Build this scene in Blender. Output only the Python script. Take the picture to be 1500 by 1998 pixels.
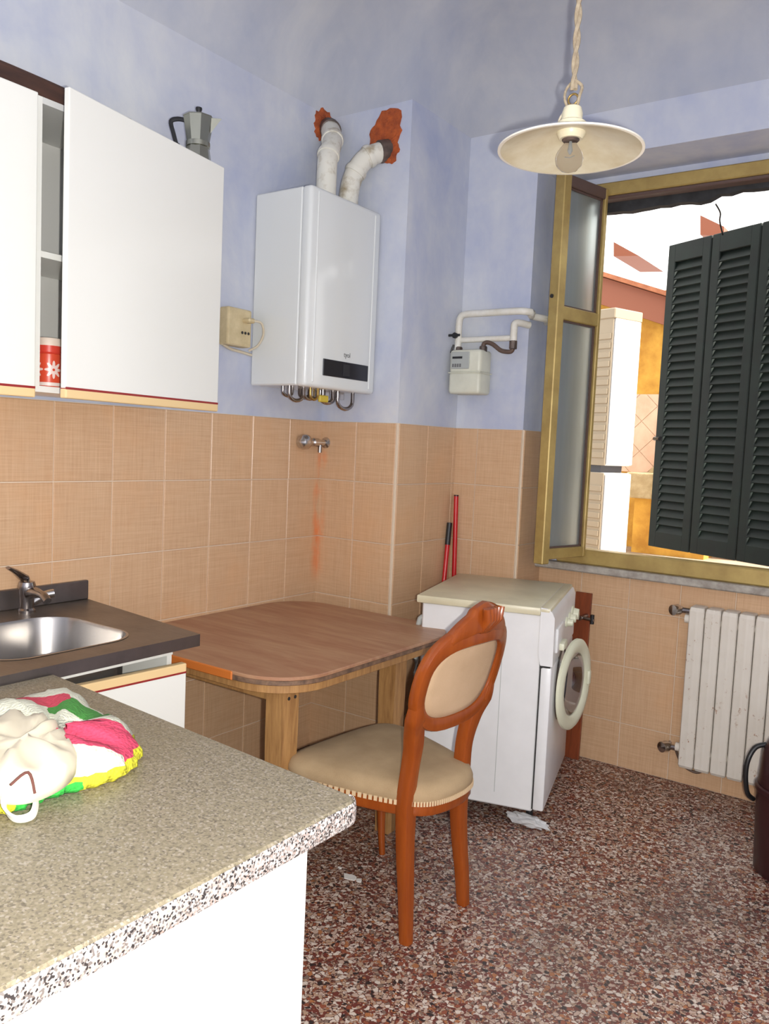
import bpy, bmesh, math, random
from mathutils import Vector, Matrix, Euler
R = random.Random(7)
PI = math.pi
for o in list(bpy.data.objects):
    bpy.data.objects.remove(o)
S = bpy.context.scene
COL = S.collection

# ------------------------------------------------------------------ camera
F_PX, W_PX, H_PX = 1620.0, 1500.0, 1998.0
PITCH, ROLL, TH = .0811, -.0448, .6122
CAM = Vector((2.5585, -3.0863, 1.4917))
_cp, _sp, _cr, _sr = math.cos(PITCH), math.sin(PITCH), math.cos(ROLL), math.sin(ROLL)
_right, _fwd, _down = Vector((1, 0, 0)), Vector((0, _cp, -_sp)), Vector((0, -_sp, -_cp))
_rz = Matrix.Rotation(TH, 3, 'Z')
AX_R = _rz @ (_cr * _right + _sr * _down)
AX_D = _rz @ (-_sr * _right + _cr * _down)
AX_F = _rz @ _fwd
cd = bpy.data.cameras.new('camera')
cam = bpy.data.objects.new('camera', cd)
COL.objects.link(cam)
cam.matrix_world = Matrix((
    (AX_R.x, -AX_D.x, -AX_F.x, CAM.x), (AX_R.y, -AX_D.y, -AX_F.y, CAM.y),
    (AX_R.z, -AX_D.z, -AX_F.z, CAM.z), (0, 0, 0, 1)))
cd.sensor_fit = 'VERTICAL'
cd.sensor_height = 24.0
cd.lens = 24.0 * F_PX / H_PX
cd.clip_start = .05
S.camera = cam

def pix(x, y, axis, val):
    """pixel of the photograph -> point on the plane axis=val"""
    d = AX_R * ((x - W_PX / 2) / F_PX) + AX_D * ((y - H_PX / 2) / F_PX) + AX_F
    return CAM + d * ((val - CAM[axis]) / d[axis])

# ------------------------------------------------------------------ light
SKY, SUN, FLASH = 2.4, 12.0, 210.0
w = bpy.data.worlds.new('sky'); S.world = w; w.use_nodes = True
bg = w.node_tree.nodes['Background']
bg.inputs[0].default_value = (1, .985, .95, 1); bg.inputs[1].default_value = SKY
sd = bpy.data.lights.new('sun', 'SUN'); sd.energy = SUN; sd.angle = .01; sd.color = (1, .95, .86)
so = bpy.data.objects.new('sun', sd); COL.objects.link(so)
so.rotation_euler = Vector((.74, .10, .66)).to_track_quat('Z', 'Y').to_euler()
# the camera's own flash, just right of the lens
fd = bpy.data.lights.new('camera_flash', 'POINT'); fd.energy = FLASH; fd.shadow_soft_size = .012
fd.color = (1, .965, .89)
fo = bpy.data.objects.new('camera_flash', fd); COL.objects.link(fo)
fo.location = CAM + AX_R * .05 + AX_D * .012 + AX_F * .03
vs = S.view_settings
vs.view_transform = 'Standard'; vs.look = 'None'; vs.gamma = 1; vs.exposure = 0
vs.use_curve_mapping = False

# ------------------------------------------------------------------ materials
def mat(name, col, rough=.5, metal=0, **k):
    m = bpy.data.materials.new(name); m.use_nodes = True
    b = m.node_tree.nodes['Principled BSDF']
    b.inputs['Base Color'].default_value = (*col, 1)
    b.inputs['Roughness'].default_value = rough
    b.inputs['Metallic'].default_value = metal
    for a, v in k.items():
        b.inputs[a].default_value = v
    return m

class N:
    """small node-graph helper"""
    def __init__(s, m):
        s.m = m; s.t = m.node_tree; s.b = s.t.nodes['Principled BSDF']
    def n(s, typ, **k):
        nd = s.t.nodes.new(typ)
        for a, v in k.items():
            setattr(nd, a, v)
        return nd
    def l(s, a, b):
        s.t.links.new(a, b)
    def coord(s, kind='Object', scale=(1, 1, 1), off=None):
        c = s.n('ShaderNodeTexCoord'); mp = s.n('ShaderNodeMapping')
        mp.inputs['Scale'].default_value = scale
        s.l(c.outputs[kind], mp.inputs[0])
        if off is not None:
            s.l(off, mp.inputs['Location'])
        return mp.outputs[0]
    def world(s, scale=(1, 1, 1)):
        g = s.n('ShaderNodeNewGeometry'); mp = s.n('ShaderNodeMapping')
        mp.inputs['Scale'].default_value = scale
        s.l(g.outputs['Position'], mp.inputs[0])
        return mp.outputs[0]
    def noise(s, vec, scale, detail=4, rough=.55, dist=0):
        t = s.n('ShaderNodeTexNoise')
        t.inputs['Scale'].default_value = scale; t.inputs['Detail'].default_value = detail
        t.inputs['Roughness'].default_value = rough; t.inputs['Distortion'].default_value = dist
        s.l(vec, t.inputs['Vector'])
        return t.outputs['Fac']
    def vor(s, vec, scale, feature='F1'):
        t = s.n('ShaderNodeTexVoronoi', feature=feature); t.inputs['Scale'].default_value = scale
        s.l(vec, t.inputs['Vector'])
        return t
    def ramp(s, fac, stops, interp='LINEAR'):
        r = s.n('ShaderNodeValToRGB'); r.color_ramp.interpolation = interp
        e = r.color_ramp.elements
        while len(e) < len(stops):
            e.new(.5)
        for i, (p, c) in enumerate(stops):
            e[i].position = p; e[i].color = (*c, 1) if len(c) == 3 else c
        s.l(fac, r.inputs[0])
        return r.outputs[0]
    def mix(s, fac, a, b, blend='MIX'):
        x = s.n('ShaderNodeMix', data_type='RGBA', blend_type=blend)
        for sock, v in ((x.inputs[0], fac), (x.inputs[6], a), (x.inputs[7], b)):
            if hasattr(v, 'is_output'):
                s.l(v, sock)
            else:
                sock.default_value = v if not isinstance(v, tuple) else (*v, 1)
        return x.outputs[2]
    def math(s, op, a, b=0.0, c=None):
        x = s.n('ShaderNodeMath', operation=op)
        for i, v in enumerate((a, b) if c is None else (a, b, c)):
            if hasattr(v, 'is_output'):
                s.l(v, x.inputs[i])
            else:
                x.inputs[i].default_value = v
        return x.outputs[0]
    def smooth(s, v, a, b):
        x = s.n('ShaderNodeMapRange', interpolation_type='SMOOTHSTEP')
        s.l(v, x.inputs[0]); x.inputs[1].default_value = a; x.inputs[2].default_value = b
        return x.outputs[0]
    def base(s, c):
        s.l(c, s.b.inputs['Base Color'])
    def bump(s, h, strength=.2, dist=.01):
        x = s.n('ShaderNodeBump'); x.inputs['Strength'].default_value = strength
        x.inputs['Distance'].default_value = dist
        s.l(h, x.inputs['Height']); s.l(x.outputs[0], s.b.inputs['Normal'])

def wood(name, c1, c2, axis=0, rough=.4, scale=1.0, stretch=12):
    m = mat(name, c1, rough); g = N(m)
    sc = [stretch * scale] * 3; sc[axis] = scale
    v = g.coord('Object', tuple(sc))
    f = g.noise(v, 2.2, 6, .6, .6)
    f2 = g.noise(v, 9, 3)
    c = g.ramp(f, [(.3, c2), (.62, c1)])
    g.base(g.mix(.25, c, g.ramp(f2, [(.3, c2), (.7, c1)])))
    g.bump(f2, .08, .003)
    return m

def dusty(name, c1, c2, rough=.5, scale=6, metal=0, bump=0, k=(.35, .7), spec=None):
    m = mat(name, c1, rough, metal); g = N(m)
    v = g.world()
    f = g.noise(v, scale, 5, .6)
    g.base(g.ramp(f, [(k[0], c2), (k[1], c1)]))
    if bump:
        g.bump(g.noise(v, scale * 6, 4), bump, .01)
    return m

def m_plaster(name, blue, pale):
    m = mat(name, blue, .85); g = N(m)
    v = g.world()
    a = g.noise(v, 1.6, 6, .65, .4); b = g.noise(v, 7, 5, .6); c = g.noise(g.world((1, 1, .35)), 3.0, 4, .6, .8)
    f = g.math('ADD', g.math('MULTIPLY', a, .55), g.math('ADD', g.math('MULTIPLY', b, .15), g.math('MULTIPLY', c, .3)))
    g.base(g.ramp(f, [(.36, blue), (.5, tuple((x + y) / 2 for x, y in zip(blue, pale))), (.64, pale)]))
    g.bump(b, .12, .01)
    return m
M = {}
M['wall'] = m_plaster('lavender_limewash', (.40, .445, .61), (.66, .675, .695))
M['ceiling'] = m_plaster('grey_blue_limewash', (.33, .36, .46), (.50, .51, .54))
M['grout'] = mat('grout', (.70, .58, .45), .9)

def m_tile():
    m = mat('woven_beige_tile', (.66, .42, .24), .32); g = N(m)
    inf = g.n('ShaderNodeObjectInfo')
    cb = g.n('ShaderNodeCombineXYZ')
    off = g.math('MULTIPLY', inf.outputs['Random'], 37.0)
    g.l(off, cb.inputs[0]); g.l(off, cb.inputs[1]); g.l(off, cb.inputs[2])
    h = g.noise(g.coord('Object', (3, 3, 90), cb.outputs[0]), 2.2, 4, .6)
    vv = g.noise(g.coord('Object', (90, 90, 3), cb.outputs[0]), 2.2, 4, .6)
    w_ = g.math('ADD', g.math('MULTIPLY', h, .5), g.math('MULTIPLY', vv, .5))
    c = g.ramp(w_, [(.36, (.53, .325, .185)), (.5, (.59, .38, .225)), (.64, (.65, .435, .265))])
    big = g.noise(g.world(), 2.3, 4, .6)
    c = g.mix(g.math('MULTIPLY', g.smooth(big, .45, .75), .35), c, (.70, .36, .16))
    tint = g.math('MULTIPLY', inf.outputs['Random'], .22)
    c = g.mix(tint, c, (.56, .36, .22))
    # rust stain running down the corner below the stop valve
    geo = g.n('ShaderNodeNewGeometry'); sp = g.n('ShaderNodeSeparateXYZ'); g.l(geo.outputs['Position'], sp.inputs[0])
    wob = g.math('MULTIPLY', g.math('SUBTRACT', g.noise(g.world((1, 1, 1)), 9, 4), .5), .07)
    dist = g.math('ADD', g.math('ADD', g.math('ABSOLUTE', sp.outputs[0]), g.math('ABSOLUTE', sp.outputs[1])), wob)
    m1 = g.math('SUBTRACT', 1.0, g.smooth(dist, .028, .075))
    zz = g.math('MULTIPLY', g.smooth(sp.outputs[2], .80, .95), g.math('SUBTRACT', 1.0, g.smooth(sp.outputs[2], 1.40, 1.47)))
    st = g.math('MULTIPLY', g.math('MULTIPLY', m1, zz), g.smooth(g.noise(g.world((1, 1, .4)), 14, 3), .35, .6))
    c = g.mix(g.math('MULTIPLY', st, .92), c, (.75, .22, .06))
    g.base(c)
    g.bump(w_, .05, .003)
    return m
M['tile'] = m_tile()

def m_terrazzo():
    m = mat('terrazzo', (.2, .1, .08), .38); g = N(m)
    v = g.world()
    warp = g.n('ShaderNodeTexNoise'); warp.inputs['Scale'].default_value = 30; g.l(v, warp.inputs['Vector'])
    vm = g.n('ShaderNodeVectorMath', operation='MULTIPLY_ADD')
    g.l(warp.outputs['Color'], vm.inputs[0]); vm.inputs[1].default_value = (.02, .02, .02); g.l(v, vm.inputs[2])
    def layer(scale, thr, stops):
        a = g.vor(vm.outputs[0], scale); 
        e = g.vor(vm.outputs[0], scale, 'DISTANCE_TO_EDGE')
        sepc = g.n('ShaderNodeSeparateColor'); g.l(a.outputs['Color'], sepc.inputs[0])
        chip = g.ramp(sepc.outputs[0], stops, 'CONSTANT')
        msk = g.math('MULTIPLY', g.math('GREATER_THAN', e.outputs['Distance'], thr), g.math('GREATER_THAN', sepc.outputs[1], .2))
        return chip, msk
    st = [(0, (.15, .035, .025)), (.18, (.42, .28, .19)), (.32, (.03, .022, .022)), (.42, (.48, .35, .28)), (.58, (.26, .075, .04)), (.68, (.64, .55, .47)), (.86, (.38, .15, .06)), (.93, (.20, .14, .11))]
    c1, m1 = layer(76, .085, st)
    c2, m2 = layer(180, .06, st)
    matrix = g.mix(g.noise(v, 60, 3), (.085, .028, .022), (.15, .06, .045))
    c = g.mix(m2, matrix, c2)
    c = g.mix(m1, c, c1)
    dirt = g.noise(v, 1.5, 5, .6)
    c = g.mix(g.math('MULTIPLY', g.smooth(dirt, .4, .75), .45), c, (.08, .06, .05))
    g.base(c)
    return m
M['terrazzo'] = m_terrazzo()

def m_speckle():
    m = mat('granite_pattern_laminate', (.15, .13, .1), .42); g = N(m)
    v = g.world()
    a = g.vor(v, 290); b = g.noise(v, 120, 3, .7)
    sp = g.n('ShaderNodeSeparateColor'); g.l(a.outputs['Color'], sp.inputs[0])
    c = g.ramp(sp.outputs[0], [(0, (.10, .085, .065)), (.17, (.20, .172, .115)), (.5, (.25, .215, .145)), (.75, (.29, .245, .18)), (.90, (.36, .32, .27))], 'CONSTANT')
    c = g.mix(.35, c, g.ramp(b, [(.35, (.15, .125, .08)), (.65, (.36, .31, .22))]))
    big = g.noise(v, 3, 4)
    c = g.mix(g.math('MULTIPLY', g.smooth(big, .45, .7), .25), c, (.24, .20, .11))
    g.base(c)
    return m
M['speckle'] = m_speckle()
def m_lit_edge():  # same laminate as the top, with the flash's overexposure painted in as whiter speckle
    m = mat('flash_lit_speckle', (.3, .28, .26), .4); g = N(m)
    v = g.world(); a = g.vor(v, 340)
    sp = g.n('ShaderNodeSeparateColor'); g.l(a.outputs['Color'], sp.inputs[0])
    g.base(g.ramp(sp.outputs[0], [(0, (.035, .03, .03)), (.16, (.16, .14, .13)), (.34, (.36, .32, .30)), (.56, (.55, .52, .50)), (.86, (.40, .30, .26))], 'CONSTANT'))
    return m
M['flash_lit_edge'] = m_lit_edge()
M['white_lam'] = mat('white_laminate', (.79, .79, .745), .22)
M['inside'] = mat('grey_white_board', (.62, .62, .60), .5)
M['cream'] = mat('cream_edge', (.80, .58, .30), .45)
M['redline'] = mat('dark_red_line', (.28, .02, .02), .4)
M['boiler'] = mat('boiler_enamel', (.72, .74, .73), .13)
M['display'] = mat('dark_display', (.012, .012, .018), .25)
M['print'] = mat('grey_print', (.16, .16, .16), .5)
M['chrome'] = mat('chrome', (.62, .60, .58), .18, 1)
M['chrome_dull'] = mat('dull_chrome', (.34, .31, .30), .2, 1)
M['brass'] = mat('brass', (.45, .3, .1), .35, 1)
M['copper_old'] = mat('old_pipe_brown', (.13, .085, .065), .55, .3)
M['yellow'] = mat('yellow_plastic', (.62, .48, .05), .5)
M['pipe_white'] = dusty('white_pipe_paint', (.80, .79, .74), (.66, .63, .54), .5, 14)
M['flue'] = dusty('sooty_white_flue', (.72, .70, .62), (.30, .22, .11), .5, 13, k=(.27, .50))
M['collar'] = dusty('rusty_collar', (.17, .12, .10), (.06, .045, .04), .5, 20, .3)
M['foam'] = dusty('orange_brick_patch', (.60, .13, .03), (.30, .06, .02), .95, 26, bump=.8)
M['black'] = mat('black_plastic', (.012, .012, .013), .4)
M['rubber'] = mat('dark_rubber', (.02, .018, .018), .7)
M['beige'] = dusty('beige_plastic', (.66, .55, .34), (.52, .42, .24), .5, 18)
M['cable'] = mat('cream_cable', (.62, .55, .42), .5)
M['meter'] = dusty('cream_meter_enamel', (.70, .70, .58), (.60, .60, .50), .4, 9)
M['plate'] = mat('grey_plate', (.40, .42, .40), .5)
M['alu'] = mat('moka_aluminium', (.42, .42, .34), .22, 1)
M['steel'] = None
def m_steel(name, c, rough):
    m = mat(name, c, rough, .9); g = N(m)
    if name == 'brushed_steel':
        return m
    n = g.noise(g.world((4, 60, 60)), 6, 3)
    g.l(g.math('ADD', rough - .08, g.math('MULTIPLY', n, .16)), g.b.inputs['Roughness'])
    d = g.noise(g.world(), 5, 5, .6)
    g.base(g.mix(g.smooth(d, .4, .7), c, tuple(x * .72 for x in c)))
    return m
M['steel'] = m_steel('stained_steel', (.27, .235, .20), .42)
M['basin'] = m_steel('brushed_steel', (.40, .38, .36), .27)
M['steel_dark'] = m_steel('dark_steel_edge', (.24, .21, .20), .36)
M['table_top'] = wood('worn_table_top', (.46, .27, .155), (.30, .12, .065), 0, .42, 1.0, 6)
M['table_wood'] = wood('pale_table_wood', (.46, .25, .09), (.24, .11, .035), 2, .6, 2.5, 10)
M['table_edge'] = dusty('chipped_table_edge', (.26, .15, .09), (.10, .06, .04), .7, 30)
M['table_lip'] = mat('orange_edge_strip', (.60, .17, .03), .4)
M['chair_wood'] = wood('polished_cherry', (.30, .066, .009), (.23, .045, .007), 2, .24, 2, 6)
def m_fabric(name, c1, c2):
    m = mat(name, c1, .95); g = N(m)
    v = g.coord('Object')
    f = g.noise(v, 5, 4); f2 = g.noise(g.coord('Object', (300, 300, 300)), 1, 2)
    g.base(g.mix(.2, g.ramp(f, [(.35, c2), (.62, c1)]), g.ramp(f2, [(.3, c2), (.7, c1)])))
    g.bump(f2, .2, .002)
    return m
M['fabric'] = m_fabric('beige_velvet', (.42, .30, .17), (.30, .205, .11))
M['fabric_pale'] = m_fabric('pale_back_cloth', (.60, .42, .26), (.50, .34, .20))
M['fringe'] = mat('cream_fringe', (.62, .45, .27), .9)
M['wm_white'] = dusty('appliance_white', (.77, .77, .77), (.70, .70, .70), .3, 5)
M['wm_cream'] = dusty('yellowed_white', (.70, .65, .46), (.58, .53, .37), .35, 6)
M['wm_ring'] = mat('cream_ring', (.66, .66, .50), .4)
M['wm_dark'] = mat('drum_dark', (.05, .045, .05), .3)
def m_glass(name, col, rough, alpha=None, **k):
    m = mat(name, col, rough, 0, **k)
    m.node_tree.nodes['Principled BSDF'].inputs['Transmission Weight'].default_value = 1
    return m
M['bulb'] = m_glass('clear_bulb_glass', (1, 1, 1), .0, IOR=1.12)
M['door_glass'] = m_glass('washer_door_glass', (.62, .58, .56), .03, IOR=1.4)
def m_frost():
    m = mat('frosted_window_glass', (.62, .68, .68), .25, 0, IOR=1.3); g = N(m)
    b = g.b
    b.inputs['Transmission Weight'].default_value = .8
    n = g.noise(g.coord('Object', (9, 9, 1.0)), 2, 3)
    b.inputs['Roughness'].default_value = .28
    g.base(g.ramp(n, [(.3, (.50, .55, .53)), (.75, (.62, .67, .66))]))
    return m
M['frost'] = m_frost()
M['gold'] = dusty('gold_anodised_aluminium', (.50, .37, .13), (.36, .25, .085), .42, 8, .35)
M['bronze'] = mat('brown_gasket', (.10, .06, .05), .5)
M['marble'] = dusty('dusty_marble', (.46, .43, .38), (.26, .23, .20), .6, 20)
M['darkwood'] = dusty('weathered_dark_lintel', (.05, .05, .055), (.02, .02, .022), .8, 12)
M['shutter'] = dusty('dark_green_paint', (.005, .015, .010), (.003, .008, .006), .65, 10)
M['radiator'] = None
def m_rad():
    m = mat('rust_spotted_white', (.72, .68, .60), .45); g = N(m)
    v = g.world()
    r = g.math('MULTIPLY', g.smooth(g.noise(v, 42, 5, .7), .60, .68), g.smooth(g.noise(v, 6, 3), .42, .62))
    c = g.mix(g.noise(v, 6, 4), (.74, .70, .63), (.62, .56, .48))
    g.base(g.mix(r, c, (.30, .12, .04)))
    return m
M['radiator'] = m_rad()
M['bin'] = mat('maroon_plastic', (.035, .008, .010), .35)
M['board'] = wood('red_brown_board', (.26, .06, .02), (.13, .03, .012), 2, .4, 2, 8)
M['red'] = mat('red_plastic_pole', (.50, .008, .012), .3)
M['bristle'] = mat('dark_bristles', (.05, .05, .06), .9)
M['brownboard'] = wood('dark_brown_plank', (.075, .032, .02), (.03, .014, .01), 1, .5, 2, 8)
M['enamel'] = dusty('cream_enamel', (.74, .70, .55), (.58, .50, .33), .3, 9)
M['porcelain'] = mat('porcelain', (.72, .66, .48), .3)
M['rope'] = dusty('twisted_rope', (.46, .38, .27), (.28, .22, .15), .95, 60)
M['white_strap'] = mat('white_strap', (.75, .75, .66), .7)
M['paper'] = mat('white_paper', (.72, .70, .66), .8)
M['plastic_wrap'] = mat('crumpled_film', (.55, .55, .55), .2, 0)
M['ochre'] = dusty('ochre_stucco', (.70, .40, .07), (.42, .20, .03), .95, 5, bump=.4)
M['fascia'] = mat('red_brown_fascia', (.26, .085, .045), .6)
M['rooftile'] = dusty('terracotta_tile', (.50, .20, .10), (.34, .12, .06), .9, 14)
M['terracotta'] = dusty('pale_terracotta', (.75, .50, .36), (.62, .38, .26), .7, 8)
M['stone'] = dusty('stone_trough', (.50, .40, .24), (.36, .27, .14), .9, 16, bump=.5)
M['resin_w'] = mat('white_resin', (.85, .84, .82), .45)
M['resin_b'] = mat('taupe_resin', (.34, .275, .19), .5)
M['resin_d'] = mat('grey_resin_gap', (.05, .05, .06), .5)
M['paving'] = dusty('terrace_paving', (.42, .34, .26), (.30, .22, .16), .9, 6)
M['house'] = dusty('outer_plaster', (.60, .48, .30), (.48, .36, .2), .9, 4)

# ------------------------------------------------------------------ mesh helpers
def BM():
    return bmesh.new()

def box(bm, x0, x1, y0, y1, z0, z1, bev=0, seg=1, mtx=None):
    r = bmesh.ops.create_cube(bm, size=1)
    vs_ = r['verts']
    bmesh.ops.scale(bm, vec=(abs(x1 - x0), abs(y1 - y0), abs(z1 - z0)), verts=vs_)
    bmesh.ops.translate(bm, vec=((x0 + x1) / 2, (y0 + y1) / 2, (z0 + z1) / 2), verts=vs_)
    if bev:
        es = list({e for v in vs_ for e in v.link_edges})
        g = bmesh.ops.bevel(bm, geom=es, offset=bev, segments=seg, affect='EDGES', profile=.5)
        vs_ = list({v for f in g['faces'] for v in f.verts} | {v for v in vs_ if v.is_valid})
    if mtx is not None:
        bmesh.ops.transform(bm, matrix=mtx, verts=[v for v in vs_ if v.is_valid])
    return bm

def circ(n=10):
    return [(math.cos(2 * PI * i / n), math.sin(2 * PI * i / n)) for i in range(n)]

def rrect(n=3, r=.35):
    out = []
    for cx_, cy_, a0 in ((1 - r, 1 - r, 0), (-(1 - r), 1 - r, 90), (-(1 - r), -(1 - r), 180), (1 - r, -(1 - r), 270)):
        for i in range(n):
            a = math.radians(a0 + 90 * i / (n - 1))
            out.append((cx_ + r * math.cos(a), cy_ + r * math.sin(a)))
    return out

def sweep(bm, pts, a, b=None, ref=(0, 0, 1), sec=None, closed=False, caps=True):
    """sweep a section along pts; a = half size along T x ref, b = half size along ref"""
    pts = [Vector(p) for p in pts]; n = len(pts)
    sec = sec or circ(10)
    A = a if isinstance(a, (list, tuple)) else [a] * n
    B = A if b is None else (b if isinstance(b, (list, tuple)) else [b] * n)
    ref = Vector(ref); rings = []
    prev = None
    for i, p in enumerate(pts):
        if closed:
            t = pts[(i + 1) % n] - pts[i - 1]
        else:
            t = pts[min(i + 1, n - 1)] - pts[max(i - 1, 0)]
        t.normalize()
        rr = ref
        if abs(t.dot(ref)) > .995:
            rr = prev if prev is not None else Vector((1, 0, 0)) if abs(t.x) < .9 else Vector((0, 1, 0))
        bx = t.cross(rr).normalized(); nz = bx.cross(t).normalized(); prev = nz
        rings.append([bm.verts.new(p + bx * (u * A[i]) + nz * (v * B[i])) for u, v in sec])
    m = len(sec)
    rng = range(n) if closed else range(n - 1)
    for i in rng:
        r0, r1 = rings[i], rings[(i + 1) % n]
        for j in range(m):
            bm.faces.new((r0[j], r0[(j + 1) % m], r1[(j + 1) % m], r1[j]))
    if caps and not closed:
        bm.faces.new(rings[0][::-1]); bm.faces.new(rings[-1])
    return bm

def spline(pts, k=6, closed=False):
    P = [Vector(p) for p in pts]; n = len(P); out = []
    for i in range(n if closed else n - 1):
        g = lambda j: P[j % n] if closed else P[max(0, min(n - 1, j))]
        p0, p1, p2, p3 = g(i - 1), g(i), g(i + 1), g(i + 2)
        for s in range(k):
            t = s / k
            out.append(.5 * ((2 * p1) + (p2 - p0) * t + (2 * p0 - 5 * p1 + 4 * p2 - p3) * t * t + (3 * p1 - p0 - 3 * p2 + p3) * t ** 3))
    if not closed:
        out.append(P[-1])
    return out

def lathe(bm, prof, seg=24, mtx=None, caps=(False, False)):
    rings = []
    for r, z in prof:
        rings.append([bm.verts.new((r * math.cos(2 * PI * i / seg), r * math.sin(2 * PI * i / seg), z)) for i in range(seg)])
    for a, b in zip(rings, rings[1:]):
        for j in range(seg):
            bm.faces.new((a[j], a[(j + 1) % seg], b[(j + 1) % seg], b[j]))
    if caps[0]:
        bm.faces.new(rings[0][::-1])
    if caps[1]:
        bm.faces.new(rings[-1])
    if mtx is not None:
        bmesh.ops.transform(bm, matrix=mtx, verts=[v for r in rings for v in r])
    return bm

def loops(bm, ls, cap0=True, cap1=True):
    rings = [[bm.verts.new(p) for p in l] for l in ls]
    for a, b in zip(rings, rings[1:]):
        m = len(a)
        for j in range(m):
            bm.faces.new((a[j], a[(j + 1) % m], b[(j + 1) % m], b[j]))
    if cap0:
        bm.faces.new(rings[0][::-1])
    if cap1:
        bm.faces.new(rings[-1])
    return bm

def prism(bm, poly, z0, z1, bev=0):
    """poly ccw in xy"""
    if not bev:
        return loops(bm, [[(x, y, z0) for x, y in poly], [(x, y, z1) for x, y in poly]])
    def inset(d):
        n = len(poly); out = []
        for i in range(n):
            p0, p1, p2 = Vector(poly[i - 1]), Vector(poly[i]), Vector(poly[(i + 1) % n])
            n1 = Vector((-(p1 - p0).y, (p1 - p0).x)).normalized(); n2 = Vector((-(p2 - p1).y, (p2 - p1).x)).normalized()
            nn = (n1 + n2).normalized(); k = d / max(.3, nn.dot(n1))
            out.append(p1 + nn * k)
        return out
    i1 = inset(bev)
    return loops(bm, [[(p.x, p.y, z0) for p in i1], [(x, y, z0 + bev) for x, y in poly], [(x, y, z1 - bev) for x, y in poly], [(p.x, p.y, z1) for p in i1]])

def rpoly(x0, x1, y0, y1, r, n=8):
    out = []
    for cx_, cy_, a0 in ((x1 - r, y0 + r, -90), (x1 - r, y1 - r, 0), (x0 + r, y1 - r, 90), (x0 + r, y0 + r, 180)):
        for i in range(n + 1):
            a = math.radians(a0 + 90 * i / n)
            out.append((cx_ + r * math.cos(a), cy_ + r * math.sin(a)))
    return out

TM = {}   # world matrix of every thing / part
def mtx_to(z, d):
    """matrix that turns +Z to direction d at point z"""
    q = Vector(d).normalized().to_track_quat('Z', 'Y')
    return Matrix.Translation(Vector(z)) @ q.to_matrix().to_4x4()

def mesh(name, bm, material, smooth=False):
    bmesh.ops.recalc_face_normals(bm, faces=bm.faces)
    me = bpy.data.meshes.new(name); bm.to_mesh(me); bm.free()
    if material:
        me.materials.append(M[material] if isinstance(material, str) else material)
    if smooth:
        for p in me.polygons:
            p.use_smooth = True
        if smooth != 'all':
            me.set_sharp_from_angle(angle=math.radians(38))
    return me

def part(name, bm, material, parent, smooth=False, world=False, label=None, kind=None):
    if world:
        bmesh.ops.transform(bm, matrix=TM[parent].inverted(), verts=bm.verts)
    o = bpy.data.objects.new(name, mesh(name, bm, material, smooth))
    COL.objects.link(o); o.parent = parent; TM[o] = TM[parent]
    if label: o['label'] = label
    if kind: o['kind'] = kind
    return o

def tag(o, label, cat, group=None):
    o['label'] = label; o['category'] = cat
    if group: o['group'] = group
    return o

def thing(name, label, cat, loc=(0, 0, 0), rz=0, group=None):
    o = bpy.data.objects.new(name, None); COL.objects.link(o)
    o.empty_display_size = .05
    o.location = loc; o.rotation_euler = (0, 0, rz)
    TM[o] = Matrix.Translation(Vector(loc)) @ Matrix.Rotation(rz, 4, 'Z')
    return tag(o, label, cat, group)

def solo(name, bm, material, label, cat, loc=(0, 0, 0), smooth=False, group=None):
    """a thing that is one mesh, bm in world coordinates"""
    bmesh.ops.translate(bm, vec=-Vector(loc), verts=bm.verts)
    o = bpy.data.objects.new(name, mesh(name, bm, material, smooth)); COL.objects.link(o)
    o.location = loc; TM[o] = Matrix.Translation(Vector(loc))
    return tag(o, label, cat, group)

def struct(name, bm, material, smooth=False):
    o = bpy.data.objects.new(name, mesh(name, bm, material, smooth)); COL.objects.link(o)
    o['kind'] = 'structure'; TM[o] = Matrix.Identity(4)
    return o

# ------------------------------------------------------------------ the room
X1, YC, XN, YN = .4423, .5155, .809, .778        # chimney breast, window wall, niche corner, niche back
XR, YB, YO = 3.45, -4.3, 1.10                     # right wall, wall behind the camera, outer face
ZW, ZT, TH_, TW = 2.97, 1.5895, .275, .2376       # cove start, tile top, tile size
RC = .46
YP = .865                                         # outer face of the thin wall in the niche
WX0, WX1, WZ0, WZ1 = .915, 2.33, .965, 2.755      # window opening

bm = BM(); box(bm, -.3, XR + .3, YB - .2, YO, -.12, 0); struct('floor', bm, 'terrazzo')
bm = BM(); box(bm, -.2, 0, YB, YO, 0, 3.5); wall_left = struct('wall_left', bm, 'wall')
bm = BM(); box(bm, 0, X1, 0, YO, 0, 3.5); wall_corner = struct('wall_corner', bm, 'wall')
bm = BM()
box(bm, X1, XN, YC, YO, 0, 3.5)
box(bm, XN, 2.55, YN, YP, 0, .92)
box(bm, XN, WX0, YN, YP, .92, 2.80)
box(bm, WX1, 2.55, YN, YP, .92, 2.80)
box(bm, WX0, WX1, YN + .02, YP, WZ1, 2.80)
box(bm, XN, 2.55, YC, YP, 2.80, 3.5); box(bm, XN, 2.55, YP, YO, 2.86, 3.5)
box(bm, 2.55, XR, YC, YO, 0, 3.5)
wall_window = struct('wall_window', bm, 'wall')
bm = BM(); box(bm, XR, XR + .2, YB, YO, 0, 3.5); struct('wall_right', bm, 'wall')
bm = BM(); box(bm, -.2, XR + .2, YB - .2, YB, 0, 3.5); struct('wall_back', bm, 'wall')
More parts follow.
